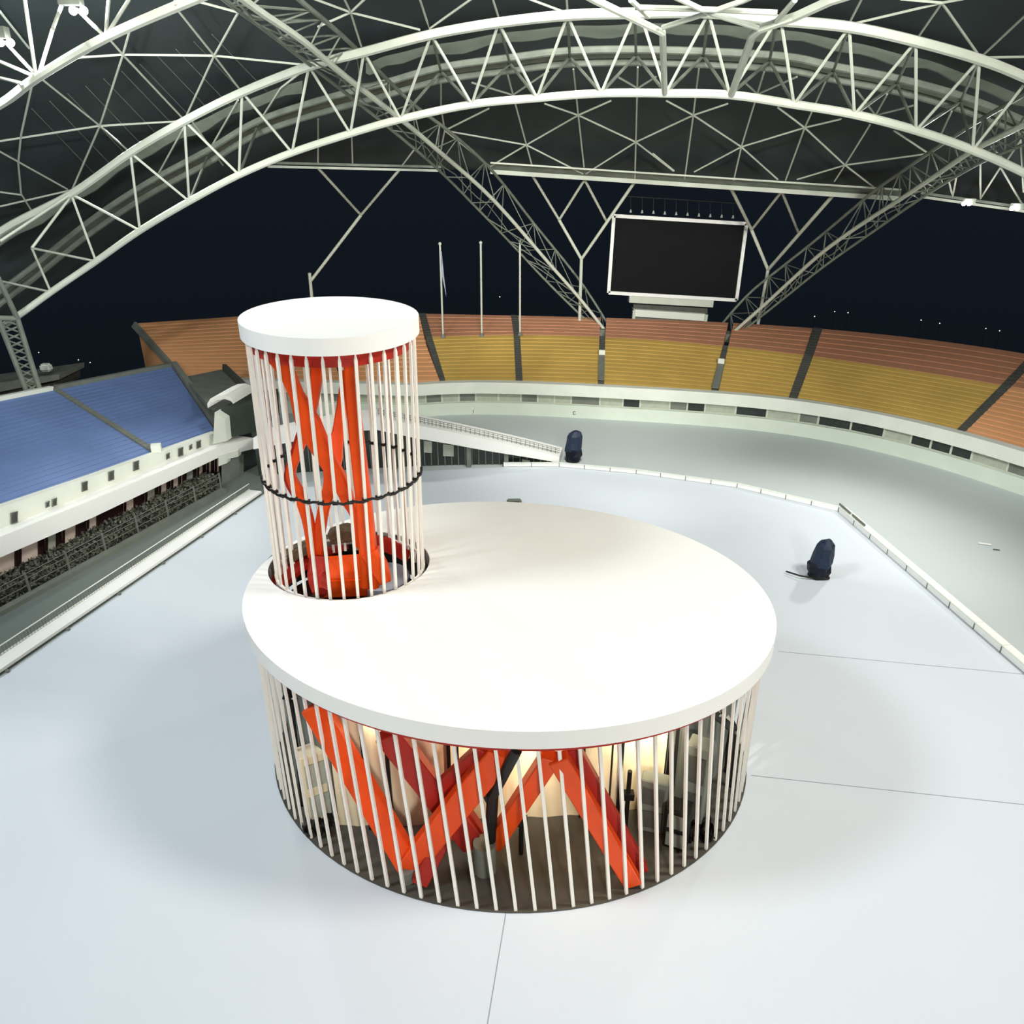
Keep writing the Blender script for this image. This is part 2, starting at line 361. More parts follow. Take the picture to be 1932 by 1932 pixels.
# ---------------------------------------------------------------- left stand
w0,w1=P(0,1152),P(420,924)
def W(u,v,off=0.): return VP(u,v,w0,w1,off)
def quadwall(name,pl,off,th,m,parent=None,kind='structure'):
    """pl: list of (u, v_top, v_bot) along the wall"""
    bm=B(); d=(w1-w0).normalized(); n=Vector((-d.y,d.x,0)); L=[]
    for u,vt,vb in pl:
        a=W(u,vb,off);b=W(u,vt,off); L.append([a,b,b+n*th,a+n*th])
    strip_solid(bm,L); o=mk(name,bm,m,parent)
    if parent is None and kind: o['kind']=kind
    return o
def ext(pl,U=-260):   # extend past the left frame edge
    (a,b,c),(d,e,f)=pl[0],pl[1]; t=(U-a)/(d-a); return [(U,b+(e-b)*t,c+(f-c)*t)]+pl
quadwall('wall_left',ext([(0,958,1016),(174,899,946),(410,815,846)]),1.2,.4,CREAM)
quadwall('wall_left',ext([(0,1013,1052),(174,943,977),(413,843,863),(478,826,847)]),.5,2.6,WHITE)
quadwall('wall_left',ext([(0,1040,1140),(174,970,1040),(430,858,925)]),2.2,.3,DRED)
# pink cream doors in the shopfront band
du=[(-60,-20),(-14,30),(38,74),(88,108),(120,145),(166,184),(236,254),(276,294),(302,316),(325,338),(340,346),(350,366),(374,384),(392,400),(407,415)]
for i,(a,b) in enumerate(du):
    f=lambda u,c:lerp(c[0],c[1],u/413)
    vt=lambda u:lerp(1046,862,u/413); vb=lambda u:lerp(1118,908,u/413)
    r=thing(f'door_{i+1}',W((a+b)/2,vb((a+b)/2),2.0),None,None,kind='structure')
    bm=B(); d=(w1-w0).normalized(); n=Vector((-d.y,d.x,0))
    hexa(bm,[W(a,vb(a),2.1),W(b,vb(b),2.1),W(b,vt(b),2.1),W(a,vt(a),2.1)],n*.1); mk('panel',bm,PINK if i%4!=3 else CURT,r)
    bm=B()
    bar(bm,[W(a,vb(a),2.05),W(a,vt(a),2.05)],.08,.08); bar(bm,[W(b,vb(b),2.05),W(b,vt(b),2.05)],.08,.08); mk('frame',bm,DRED,r)
# small square vents in the parapet
for i,(u,v,s_,) in enumerate([(27,978,11),(90,953,5),(103,949,7),(160,919,9),(210,899,9),(257,880,9),(317,862,5),(341,854,8),(360,845,4),(375,840,7)]):
    r=thing('parapet_vent',W(u,v,1.2),ORD[i]+' small dark vent from the left in cream parapet below blue seats','vent','vents in the left parapet')
    h=s_*.9
    bm=B(); d=(w1-w0).normalized(); n=Vector((-d.y,d.x,0))
    hexa(bm,[W(u-s_/2,v+h,1.17),W(u+s_/2,v+h-3,1.17),W(u+s_/2,v-h-3,1.17),W(u-s_/2,v-h,1.17)],n*.05); mk('grille',bm,AISLE,r)
    bm=B(); c=[W(u-s_/2,v+h,1.15),W(u+s_/2,v+h-3,1.15),W(u+s_/2,v-h-3,1.15),W(u-s_/2,v-h,1.15)]; bar(bm,c,.05,.05,True); mk('frame',bm,CONC,r)
# blue seating
zb=[W(u,v,1.4) for u,v in((0,958),(410,815))]
def bf(u): return W(u,lerp(958,815,u/410)+1,1.5)
def bt_(u): 
    v=lerp(754,692,u/312); return W(u,v,9.0)
bl=[((-260,100-2),(-400,291),'left blue seating block in the left stand, cut by the frame edge'),((106,322),(301,408),'right blue seating block in the left stand, beside grey corner steps')]
for (t0,t1),(b0,b1),lb in bl:
    r=thing('seating_block',bf((max(b0,0)+b1)/2),lb,'seating','left stand blue seating blocks')
    bm=B(); tiers(bm,lambda s:bf(lerp(b0,b1,s)),lambda s:bt_(lerp(t0,t1,s)),22,seg=8); mk('seat_rows',bm,BLUE,r)
    bm=B(); q=[bt_(lerp(t0,t1,k/4)) for k in range(5)]; bar(bm,[p+Vector((0,0,.05)) for p in q],.3,.25); mk('back_kerb',bm,CREAM if t0<0 else CONC,r)
r=thing('aisle_stair',bf(296),'pale chequered aisle stair between the two blue seating blocks','stairs')
bm=B(); dz=Vector((0,0,.1)); tiers(bm,lambda s:bf(lerp(291,301,s))+dz,lambda s:bt_(lerp(97,106,s))+dz,26,seg=1); mk('flight',bm,CONC,r)
bm=B(); box(bm,bf(297)+Vector((0,0,.3)),(.45,.4,.35),.3); mk('landing_block',bm,CREAM,r)
# kerb edge right of blue seats
r=thing('sloping_parapet',bf(412),'dark grey sloping wall along right edge of the blue seats','wall')
bm=B(); hexa(bm,[bf(410)+Vector((0,0,-.4)),bf(414)+Vector((0,0,.25)),bt_(324)+Vector((0,0,.25)),bt_(321)+Vector((0,0,-.6))],(.3,.1,0)); mk('coping',bm,CONC,r)
# grey corner steps and small structures at the stand's end
r=thing('corner_steps',P(400,760,2.2),'wide grey concrete steps between blue and orange seating','stairs')
bm=B(); A=[W(392,762,2.0),W(470,748,2.0)]; C=[W(345,712,7.5),W(418,697,7.5)]
tiers(bm,lambda s:A[0].lerp(A[1],s),lambda s:C[0].lerp(C[1],s),12,seg=2); mk('flight',bm,CONC,r)
bm=B(); hexa(bm,[A[1]+Vector((0,0,-.3)),A[1]+Vector((.1,0,.35)),C[1]+Vector((.1,0,.35)),C[1]+Vector((0,0,-.3))],(.25,0,0)); mk('side_wall',bm,AISLE,r)
r=thing('entrance_kiosk',W(436,832,.9),'dark green-grey entrance box with rounded white canopy at end of blue seats','kiosk')
bm=B(); hexa(bm,[W(402,832,.9),W(482,815,.9),W(478,762,.9),W(410,775,.9)],(.5,3.2,0)); mk('body',bm,mat('dark_green_paint',(62,72,62),.7,.15,1),r)
bm=B()
L=[]
for u,v in ((392,770),(398,760),(410,755),(425,753),(436,757),(440,762)):
    p=W(u,v,.7); L.append([p,p+Vector((0,0,.22)),p+Vector((.35,2.4,.22)),p+Vector((.35,2.4,0))])
strip_solid(bm,L); mk('canopy',bm,WHITE,r)
bm=B(); hexa(bm,[W(402,838,.8),W(428,832,.8),W(424,790,.8),W(405,778,.8)],(.1,.6,0)); mk('pale_side_wall',bm,CREAM,r)
# step piece below and dark doorway
r=thing('stair_wall',W(425,920,.4),'stepped cream wall with grey doorway at right end of the hedge','wall')
bm=B(); hexa(bm,[W(418,922,.6),W(452,915,.6),W(452,862,.6),W(418,872,.6)],(.2,1.2,0)); mk('grey_wall',bm,CONC,r)
bm=B(); hexa(bm,[W(412,880,.45),W(428,874,.45),W(430,866,.45),W(449,862,.45),W(449,850,.45),W(412,860,.45)],(.05,.4,0)); mk('stepped_coping',bm,CREAM,r)
bm=B(); hexa(bm,[W(452,912,.7),W(486,898,.7),W(486,846,.7),W(452,856,.7)],(.2,.5,0)); mk('dark_doorway',bm,GLASSD,r)
# left hedge behind wire fence
d=(w1-w0).normalized(); n=Vector((-d.y,d.x,0))
hs=w0-d*14; he=W(418,924)
Lh=(he-hs).length; hh=.85
r=thing('hedge',hs.lerp(he,.7),'long grey leafy hedge strip below the cream shopfront band at left','hedge')
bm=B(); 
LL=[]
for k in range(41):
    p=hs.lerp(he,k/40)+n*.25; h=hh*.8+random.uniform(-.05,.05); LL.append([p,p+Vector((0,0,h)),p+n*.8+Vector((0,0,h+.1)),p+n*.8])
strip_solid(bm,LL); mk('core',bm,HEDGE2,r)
bm=B()
for k in range(9000):
    t=random.random(); f=random.random(); 
    if f<.55: p=hs.lerp(he,t)+n*random.uniform(.1,.3)+Vector((0,0,random.uniform(.05,hh*.85)))
    else: p=hs.lerp(he,t)+n*random.uniform(.2,1.0)+Vector((0,0,hh*.82+random.uniform(0,.22)))
    a=Vector([random.gauss(0,1) for _ in range(3)]).normalized()*.085; b=Vector([random.gauss(0,1) for _ in range(3)]).normalized()*.06
    bm.faces.new([bm.verts.new(p+a),bm.verts.new(p+b),bm.verts.new(p-a),bm.verts.new(p-b)])
o=mk('leaves',bm,HEDGE,r); o['kind']='stuff'
r=thing('wire_fence',hs.lerp(he,.7)-n*.1,'thin grey wire fence with posts in front of the hedge','fence')
bm=B()
for z in(.1,.4,.7,.9): tube(bm,[hs+Vector((0,0,z)),he+Vector((0,0,z))],.018,5)
mk('wires',bm,CONC,r)
for k in range(15):
    p=hs.lerp(he,k/14); bm=B(); bar(bm,[p,p+Vector((0,0,.95))],.07,.07); mk('post',bm,CONC,r)
bm=B(); bar(bm,[hs+Vector((0,0,.0))-n*.15,he-n*.15],.35,.22); mk('kerb',bm,CONC,r)
# barrier left: white kerb plus picket fence
k0=bLs;k1=P(497,931)
dn=Vector((-dL.y,dL.x,0))
r=thing('kerb_barrier',k0.lerp(k1,.7),'long white kerb with low picket fence along the left side of the stage floor','barrier')
bm=B(); hexa(bm,[k0+dn*.1,k1+dn*.1,k1+dn*.1+Vector((0,0,.12)),k0+dn*.1+Vector((0,0,.12))],dn*.75); mk('kerb',bm,WHITE,r)
bm=B(); a,b=k0+dn*.8,k1+dn*.8
tube(bm,[a+Vector((0,0,.46)),b+Vector((0,0,.46))],.022,6); tube(bm,[a+Vector((0,0,.16)),b+Vector((0,0,.16))],.015,6); mk('rail',bm,CREAM,r)
bm=B()
nP=300
for k in range(nP):
    p=a.lerp(b,k/(nP-1)); bar(bm,[p+Vector((0,0,.0)),p+Vector((0,0,.45))],.02,.02)
o=mk('pickets',bm,CONC,r); o['kind']='stuff'
bm=B(); tube(bm,[k0-dn*.12+Vector((0,0,.05)),k1-dn*.12+Vector((0,0,.05))],.018,6)
for k in range(16): 
    p=k0.lerp(k1,k/15)-dn*.12; box(bm,p+Vector((0,0,.05)),(.1,.1,.09))
mk('cable',bm,CONC,r)['label']='thin dark cable along the kerb'
# ---------------------------------------------------------------- barrier panels right and back
PCOUNT={}
def panels(pa,pb,n,h,th,label,group,m=WHITE):
    pa,pb=Vector(pa),Vector(pb); d=(pb-pa)/n
    for k in range(n):
        a=pa+d*k; b=a+d*.985; nn=Vector((-d.y,d.x,0)).normalized()
        c_=PCOUNT.get(group,0); PCOUNT[group]=c_+1
        r=thing('barrier_panel',(a+b)/2,ORD[c_]+' '+label,'barrier',group)
        bm=B(); hexa(bm,[a+Vector((0,0,.02)),b+Vector((0,0,.02)),b+Vector((0,0,h)),a+Vector((0,0,h))],nn*th); mk('panel',bm,m,r)
        bm=B(); bar(bm,[a+Vector((0,0,h)),b+Vector((0,0,h))],.06,.035); mk('top_rail',bm,CREAM,r)
        bm=B(); bar(bm,[a,a+Vector((0,0,h*.98))],.025,.05); mk('post',bm,CONC,r)
panels(bR1+Vector((.0,-.1,0)),bRs,26,.30,.35,'low white panel, counted from the corner, of straight right-hand barrier row','right side barrier panels')
for k in range(3,7):
    a,b=backpts[k],backpts[k+1]; 
    panels(a,b,max(2,int((b-a).length/1.1)),.26,.1,'low white panel from the left of curved barrier row behind the stage','rear barrier panels')
r=thing('lettered_strip',bR1,'small dark lettered strip along the top of barrier corner at right','sign')
for a_,b_ in((.15,1.0),(1.1,2.0)):
    bm=B(); p=bR1+dR*a_*1.35+Vector((.05,.28,.38)); q=bR1+dR*b_*1.35+Vector((.05,.28,.38)); bar(bm,[p,q],.05,.10); mk('dark_band',bm,CONC,r)
# ---------------------------------------------------------------- ramp building behind the tower
# slab edge: (u, v_top, v_bottom, distance of the face)
rp=[(478,826,848,39.3),(560,806,832,39.8),(650,791,815,40.2),(710,787,811,40.4),(790,803,828,40.7),(850,815,838,41.0),(920,830,851,41.1),(990,846,862,41.3),(1055,862,873,41.6)]
r=thing('ramp_walkway',PY(850,880,41),'cream curved walkway slab descending to the track right of the tower','ramp')
bm=B(); L=[]
for u,vt,vb,y in rp:
    a,b=PY(u,vb,y),PY(u,vt,y); L.append([a,b,b+Vector((.3,1.6,0)),a+Vector((.3,1.6,0))])
strip_solid(bm,L); mk('slab',bm,WHITE,r)
bm=B(); 
top=[PY(u,vt,y)+Vector((.05,.4,0)) for u,vt,vb,y in rp[3:]]
for z in(.12,.24,.34): tube(bm,[p+Vector((0,0,z)) for p in top],.015,5)
mk('railing',bm,CONC,r)
bm=B()
for i in range(len(top)-1):
    for k in range(8):
        p=top[i].lerp(top[i+1],k/8); bar(bm,[p,p+Vector((0,0,.34))],.03,.03)
mk('railing_posts',bm,CONC,r)['kind']='stuff'
bm=B()
gp=[(480,840,900,40.0),(560,824,893,40.5),(650,808,888,40.9),(710,804,884,41.2),(790,820,880,41.5),(850,831,879,41.65),(920,845,878,41.75),(985,857,877,41.8),(1040,868,877,41.85)]
L=[]
for u,vt,vb,y in gp:
    b=PY(u,vt,y);a=Vector((b.x,b.y,0)); L.append([a,b,b+Vector((.1,.3,0)),a+Vector((.1,.3,0))])
strip_solid(bm,L); mk('glass_front',bm,GLASSD,r)
for u,wd in((884,7),(955,7),(740,6),(620,6)):
    y=float(np.interp(u,[g[0] for g in gp],[g[3] for g in gp]))-.3; vt=float(np.interp(u,[g[0] for g in gp],[g[1] for g in gp]))
    b=PY(u,vt,y); bm=B(); bar(bm,[Vector((b.x,b.y,0)),b],.25,.25); mk('column',bm,CONC,r)
bm=B()
for u in range(500,1040,13):
    vt=float(np.interp(u,[g[0] for g in gp],[g[1] for g in gp])); y=float(np.interp(u,[g[0] for g in gp],[g[3] for g in gp]))-.05
    b=PY(u,vt,y); bar(bm,[Vector((b.x,b.y,0)),b],.05,.05)
mk('mullions',bm,CONC,r)['kind']='stuff'
for ua,ub in((836,856),(800,815),(985,1000)):
    y=float(np.interp(ua,[g[0] for g in gp],[g[3] for g in gp]))-.1
    vt=float(np.interp(ua,[g[0] for g in gp],[g[1] for g in gp])); bm=B()
    hexa(bm,[PY(ua,vt+32,y),PY(ub,vt+33,y),PY(ub,vt+12,y),PY(ua,vt+10,y)],(0,.05,0)); mk('curtain',bm,CURT,r)
# ================================================================ LIFT STAGE DRUM
dr=thing('round_stage',(-.22,18.5,0),'large white round stage deck raised on a cage of white bars over red beams','stage')
bm=B(); N=160; RT=.46
# top slab with hole: outer ring and hole bridged
outer=DRUM.ring(ZD,0,N); inner=HOLE.ring(ZD,0,N)
def slabhole(bm,z0,z1,m=None):
    ot=[bm.verts.new((p.x,p.y,z1)) for p in outer]; it=[bm.verts.new((p.x,p.y,z1)) for p in inner]
    ob=[bm.verts.new((p.x,p.y,z0)) for p in outer]; ib=[bm.verts.new((p.x,p.y,z0)) for p in inner]
    for r1,r2 in((ot,it),(ob,ib)):
        es=[]
        for r_ in(r1,r2):
            for i in range(N):
                e=bm.edges.get((r_[i],r_[(i+1)%N])) or bm.edges.new((r_[i],r_[(i+1)%N])); es.append(e)
        bmesh.ops.triangle_fill(bm,use_beauty=True,edges=es)
    for i in range(N):
        j=(i+1)%N; bm.faces.new((ot[i],ot[j],ob[j],ob[i])); bm.faces.new((it[i],ib[i],ib[j],it[j]))
slabhole(bm,ZD-RT,ZD)
deck=mk('deck',bm,WHITE,dr)
bm=B(); ring_solid(bm,DRUM,DRUM,ZD-RT-.16,ZD-RT,N,-.12,-.75); mk('ring_beam',bm,REDD,dr)['label']='dark red ring beam under the deck'
bm=B(); ring_solid(bm,HOLE,HOLE,ZD-1.3,ZD-.03,N,.18,-.0); mk('hole_lining',bm,BLACK,dr)['label']='black lining of the round opening'
BOT=Ell((-.1,18.75),6.98,6.15,math.radians(-8))
nb=96
for k in range(nb):
    t=2*math.pi*(k+.3)/nb
    a=BOT.pt(t,0.02,-.02); b=DRUM.pt(t,ZD-RT-.1,-.22)
    bm=B(); bar(bm,[a,b],.078,.06,up=(Vector((a.x,a.y,0))-Vector((BOT.c.x,BOT.c.y,0))).normalized()); mk('bar',bm,BAR,dr)
bm=B(); prism(bm,[(p.x,p.y) for p in BOT.ring(0,0.05,96)],.005,.03); mk('pit_floor',bm,INT,dr)
# cream walls of the machine room set back inside the cage
db=[(560,1478),(585,1512),(640,1556),(750,1561),(870,1545),(1000,1542),(1150,1535),(1250,1518),(1320,1490),(1375,1440)]
for k,(i0,i1,m) in enumerate(((0,2,CONC),(2,4,CRM),(4,6,CRM),(6,7,CRM),(7,9,CONC))):
    bm=B(); L=[]
    D=[P(*q_,.03) for q_ in db[i0:i1+1]]
    for a,b in zip(D[:-1],D[1:]):
        for f in range(6):
            p=a.lerp(b,f/6.); p=p+Vector((0,.03*math.sin(f*2.2+k),0)); 
            if f==0 and a is D[0]: p=a
            L.append([p,p+Vector((0,0,ZD-RT-.25)),p+Vector((0,.08,ZD-RT-.25)),p+Vector((0,.08,0))])
    p=D[-1]-(D[-1]-D[-2]).normalized()*.06; L.append([p,p+Vector((0,0,ZD-RT-.25)),p+Vector((0,.08,ZD-RT-.25)),p+Vector((0,.08,0))])
    strip_solid(bm,L); mk('inner_wall',bm,m,dr)
for u,v in((700,1561),(742,1561),(852,1548),(1095,1538),(1165,1534)):
    p=P(u,v+3,.03); bm=B(); bar(bm,[p,p+Vector((0,0,ZD-RT-.3))],.09,.08); mk('wall_batten',bm,BLACK,dr)
# red diagonal box beams
def beam(pts,w,h,m,parent,name='beam',up=Vector((0,1,0))):
    r_=lambda p,d:p+(p-O).normalized()*d
    pts=[r_(Vector(p),.55) if p[2]>2 else Vector(p)+Vector((0,.12,0)) for p in pts]
    bm=B(); bar(bm,pts,w,h*.75,up=up); bmesh.ops.bevel(bm,geom=[e for e in bm.edges],offset=.025,segments=1,affect='EDGES'); return mk(name,bm,m,parent)
zt=ZD-RT-.12
V0=P(772,1640,.35)
beam([P(592,1330,zt),V0],.60,.42,RED,dr)
beam([V0+Vector((0,0,0)),P(945,1425,zt)+Vector((0,.1,0))],.62,.42,RED,dr)
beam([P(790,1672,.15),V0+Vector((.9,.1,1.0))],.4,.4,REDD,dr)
beam([P(1052,1428,zt),P(1195,1672,.1)],.44,.4,RED,dr)
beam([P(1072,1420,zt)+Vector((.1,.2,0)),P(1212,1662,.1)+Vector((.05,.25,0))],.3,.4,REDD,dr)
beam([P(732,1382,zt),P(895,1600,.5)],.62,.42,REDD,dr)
beam([P(930,1600,.5),P(1040,1425,zt)],.44,.4,RED,dr)
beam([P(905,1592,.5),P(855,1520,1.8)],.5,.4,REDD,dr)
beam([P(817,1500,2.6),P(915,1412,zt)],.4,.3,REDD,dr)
bm=B(); tube(bm,[P(915,1640,.03),P(915,1640,.03)+Vector((0,0,.9))],.28,20); mk('pedestal',bm,CONC,dr)
bm=B(); tube(bm,[P(768,1658,.03),P(768,1658,.03)+Vector((0,0,.35))],.2,16); mk('pedestal',bm,CONC,dr)
for a,b,rr in(((930,1500,3.0),(975,1415,zt),.12),((925,1590,.8),(930,1490,3.),.14),((905,1480,3.2),(925,1520,2.4),.06)):
    bm=B(); tube(bm,[P(*a),P(*b)],rr,10); mk('hydraulic_pipe',bm,BLACK,dr)
for u,v in((983,1610),(1180,1560)):
    p=P(u,v,.03); bm=B(); tube(bm,[p,p+Vector((0,0,1.9))],.06,10); box(bm,p+Vector((0,0,1.1)),(.3,.2,.2)); mk('prop_post',bm,BLACK,dr)
# equipment standing in the pit
def cabinet(u,v,w,dp,h,rz,m,label,bars=2):
    p=P(u,v,.03); r=thing('equipment_cabinet',p,label,'cabinet')
    bm=B(); box(bm,p+Vector((0,0,h/2)),(w,dp,h),rz); bmesh.ops.bevel(bm,geom=list(bm.edges),offset=.03,segments=1,affect='EDGES'); mk('body',bm,m,r)
    R=Matrix.Rotation(rz,3,'Z')
    for k in range(bars):
        bm=B(); box(bm,p+R@Vector((0,-dp/2-.02,0))+Vector((0,0,h*(k+.6)/(bars+.2))),(w*.78,.04,h/(bars+1)*.95),rz); mk('door',bm,{CRM:CURT,CONC:AISLE}.get(m,CONC),r)
cabinet(604,1540,.7,.5,2.3,.5,CRM,'cream equipment cabinet inside the cage at far left')
cabinet(1305,1545,.6,.5,2.6,-.5,CONC,'grey equipment cabinet inside the cage at right, taller')
cabinet(1275,1590,.6,.5,1.3,-.4,BLACK,'black equipment case inside the cage at right front')
cabinet(1228,1560,.7,.4,1.7,-.3,CONC,'low grey equipment cabinet inside the cage behind right red beam')
for (us,lb) in (((1262,1380,1345,1555),'black open stair frame inside the cage at far right'),((572,602,1350,1520),'black cable rack inside the cage at far left')):
    r=thing('steel_rack',P((us[0]+us[1])/2,us[3],.03),lb,'rack')
    u0,u1,v0,v1=us; a=P(u0,v1,.03);b=P(u1,v1-70 if u0>900 else v1,.03)
    z0,z1=(4.4,1.6) if u0>900 else (3.6,3.2)
    bm=B(); bar(bm,[a+Vector((0,0,z0)),b+Vector((0,.5,z1))],.14,.2); bar(bm,[a+Vector((0,.6,z0)),b+Vector((0,1.1,z1))],.14,.2); mk('stringer',bm,BLACK,r)
    for k in range(9):
        p=a.lerp(b,k/8)+Vector((0,.5*k/8,lerp(z0,z1,k/8))); bm=B(); box(bm,p+Vector((0,.3,.02)),(.22,.7,.05),0); mk('tread',bm,STEEL if k%2 else BLACK,r)
    for p,z in((a,z0),(b,z1),(a+Vector((0,.6,0)),z0),(b+Vector((0,.6,0)),z1)):
        bm=B(); bar(bm,[p,p+Vector((0,.25,z))],.09,.09); mk('leg',bm,BLACK,r)
random.seed(11)
for (u,v,n,lb) in ((603,1560,14,'crumpled black plastic sheet on the pit floor at left of the cage'),(1318,1568,16,'crumpled black plastic sheet on the pit floor at right of the cage')):
    p=P(u,v,.05); bm=B()
    bmesh.ops.create_grid(bm,x_segments=12,y_segments=9,size=.36,matrix=Matrix.Translation(p))
    for q in bm.verts: q.co+=Vector((random.uniform(-.05,.05),random.uniform(-.05,.05),random.uniform(0,.3)))
    bmesh.ops.solidify(bm,geom=list(bm.faces),thickness=.02)
    tag(mk('plastic_sheet',bm,BLACK),lb,'sheet')
# unseen pit lamps, added to give warm light behind the bars
for k,(x,y) in enumerate(((-3.2,14.6),(0.,13.8),(3.4,14.3))):
    r=thing('added_lamp',(x,y,4.45),['added lamp hung under left part of the stage deck','added lamp hung under the front of the stage deck','added lamp hung under right part of the stage deck'][k],'lamp','added lamps under the stage deck')
    bm=B(); tube(bm,[(x,y,4.5),(x,y,4.8)],.02,6); mk('cord',bm,BLACK,r)
    bm=B(); bmesh.ops.create_cone(bm,cap_ends=True,segments=12,radius1=.1,radius2=.05,depth=.14,matrix=Matrix.Translation((x,y,4.45))); mk('lamp_shade',bm,BLACK,r)
    spot('added_lamp_light',(x,y+.15,4.4),(x,y+3.2,1.7),1050,88,.1,(1,.88,.66),.8)
# ================================================================ TOWER
ZTT=12.4; TH=.40
tw=thing('lift_tower',(-4.7,20,ZD-1.2),'tall round tower of white bars with white disc top and orange-red twisting arms','tower')
bm=B(); prism(bm,[(p.x,p.y) for p in TOP.ring(0,0,128)],ZTT-TH,ZTT)
mk('top_disc',bm,WHITE,tw)
bm=B(); ring_solid(bm,TOP,TOP,ZTT-TH-.3,ZTT-TH,128,-.18,-.5); mk('ring_beam',bm,REDD,tw)['label']='dark red ring under the top disc'
TB=Ell((-4.72,19.93),2.12,1.9,0)
nt_=36
HZ=8.2
def tb(t,z):
    a=TB.pt(t,0); a.z=ZD-.55; b=TOP.pt(t-TOP.r,ZTT-TH-.02,-.13); f=(z-a.z)/(b.z-a.z); return a.lerp(b,f)
for k in range(nt_):
    t=2*math.pi*(k+.5)/nt_; a=tb(t,ZD-.55); b=tb(t,ZTT-TH-.02); o_=(a-Vector((TB.c.x,TB.c.y,a.z))).normalized()
    bm=B(); pr=[(-.038,-.03),(.038,-.03),(.038,.03),(-.038,.03)]; c=b.lerp(a,.02)
    sweep(bm,[a,c,b],lambda i:[(x*(.35 if i==2 else 1),y*(.5 if i==2 else 1)) for x,y in pr],up=o_); mk('bar',bm,BAR,tw)
bm=B(); tube(bm,[tb(2*math.pi*k/72,ZD-.12) for k in range(72)],.045,6,True); mk('lower_hoop',bm,BAR,tw)
bm=B(); 
hp=[tb(2*math.pi*k/108,HZ)+(tb(2*math.pi*k/108,HZ)-Vector((TB.c.x,TB.c.y,HZ))).normalized()*.05+Vector((0,0,.03*math.sin(k*1.7))) for k in range(108)]
tube(bm,hp,.035,6,True); hoop=mk('cable_hoop',bm,BLACK,tw); hoop['label']='black cable clamped around the bars'
for k in range(nt_):
    p=tb(2*math.pi*(k+.5)/nt_,HZ); rz=2*math.pi*(k+.5)/nt_
    bm=B(); box(bm,p,(.13,.14,.08),rz); mk('clamp',bm,BLACK,hoop)
# floor plate and base block in the opening
bm=B(); prism(bm,[(p.x,p.y) for p in HOLE.ring(0,-.25,64)],3.98,4.05); mk('opening_plate',bm,INT,tw)
bm=B(); c=P(722,1085,4.4); prism(bm,[(c.x+.9*math.cos(a)*.9,c.y+.9*math.sin(a)) for a in np.linspace(0,6.28,33)[:-1]],4.06,4.36); mk('round_plate',bm,PLATE,tw)
def arm(name,pts,m=RED,par=tw):
    """pts: (u,v,dist,width,thick)"""
    bm=B(); P3=[PY(u,v,y) for u,v,y,_,_ in pts]
    # subdivide with catmull
    def cat(A,i,f):
        a=A[max(0,i-1)];b=A[i];c=A[i+1];d=A[min(len(A)-1,i+2)]
        return .5*((2*b)+(c-a)*f+(2*a-5*b+4*c-d)*f*f+(3*b-a-3*c+d)*f**3)
    Q=[];Wd=[]
    for i in range(len(P3)-1):
        for k in range(6):
            f=k/6; Q.append(cat(P3,i,f)); Wd.append((lerp(pts[i][3],pts[i+1][3],f),lerp(pts[i][4],pts[i+1][4],f)))
    Q.append(P3[-1]);Wd.append(pts[-1][3:])
    def prf(i):
        w,h=Wd[i]; b=.12
        return [(-w/2,-h/2+b*h),(-w/2+b*w,-h/2),(w/2-b*w,-h/2),(w/2,-h/2+b*h),(w/2,h/2-b*h),(w/2-b*w,h/2),(-w/2+b*w,h/2),(-w/2,h/2-b*h)]
    sweep(bm,Q,prf,up=Vector((0,1,0))); return mk(name,bm,m,par)
YT=20.
arm('arm',[(664,655,19.2,.40,.4),(664,733,19.2,.30,.35),(674,836,19.2,.36,.35),(686,940,19.2,.40,.35),(692,1010,19.2,.44,.4),(700,1104,19.2,.5,.4)])
arm('arm',[(512,650,19.6,.7,.3),(540,700,19.6,.36,.3),(560,745,19.6,.34,.3),(583,800,19.6,.62,.35),(615,862,19.6,.46,.35),(640,905,19.6,.4,.3),(655,940,19.6,.34,.3),(670,975,19.6,.2,.3),(674,1030,19.6,.14,.2)])
arm('arm',[(605,655,20.3,.42,.3),(596,720,20.3,.30,.3),(588,775,20.2,.24,.3),(572,825,20.1,.26,.3),(560,860,20.0,.22,.3),(549,895,19.9,.24,.25),(566,935,19.8,.30,.25),(582,985,19.7,.30,.25),(590,1050,19.6,.22,.25)])
arm('arm',[(650,700,20.6,.14,.2),(646,760,20.5,.26,.3),(638,815,20.3,.30,.3),(628,862,20.1,.52,.4),(624,910,20.,.36,.3),(610,965,19.9,.3,.3),(603,1010,19.8,.3,.3),(600,1060,19.7,.22,.25)])
arm('arm',[(573,800,20.8,.2,.2),(560,850,20.8,.3,.2),(547,905,20.8,.3,.2),(575,960,20.6,.16,.2)],REDD)
arm('chain',[(636,688,20.9,.06,.06),(643,712,20.9,.1,.1),(646,745,20.9,.12,.1),(640,775,20.9,.05,.05)],BLACK)
bm=B(); q=[P(588,1050,4.9),P(690,1042,4.9),P(712,1090,4.75),P(600,1095,4.75)]; hexa(bm,q,(0,0,-.65)); bmesh.ops.bevel(bm,geom=list(bm.edges),offset=.06,segments=2,affect='EDGES'); mk('base_block',bm,RED,tw)
arm('base_leg',[(698,1040,19.2,.5,.5),(715,1070,19.1,.45,.5),(728,1100,18.9,.25,.3)])
arm('base_leg',[(603,1050,19.5,.5,.4),(600,1085,19.2,.5,.5),(606,1118,18.7,.35,.4)],REDD)
arm('lining_panel',[(690,1020,21.6,.5,.1),(735,1030,21.6,.5,.1),(770,1050,21.2,.4,.1)],REDD)
arm('machinery',[(625,1012,21.4,.4,.5),(655,1005,21.4,.5,.5),(675,1010,21.4,.3,.5)],BROWNW)
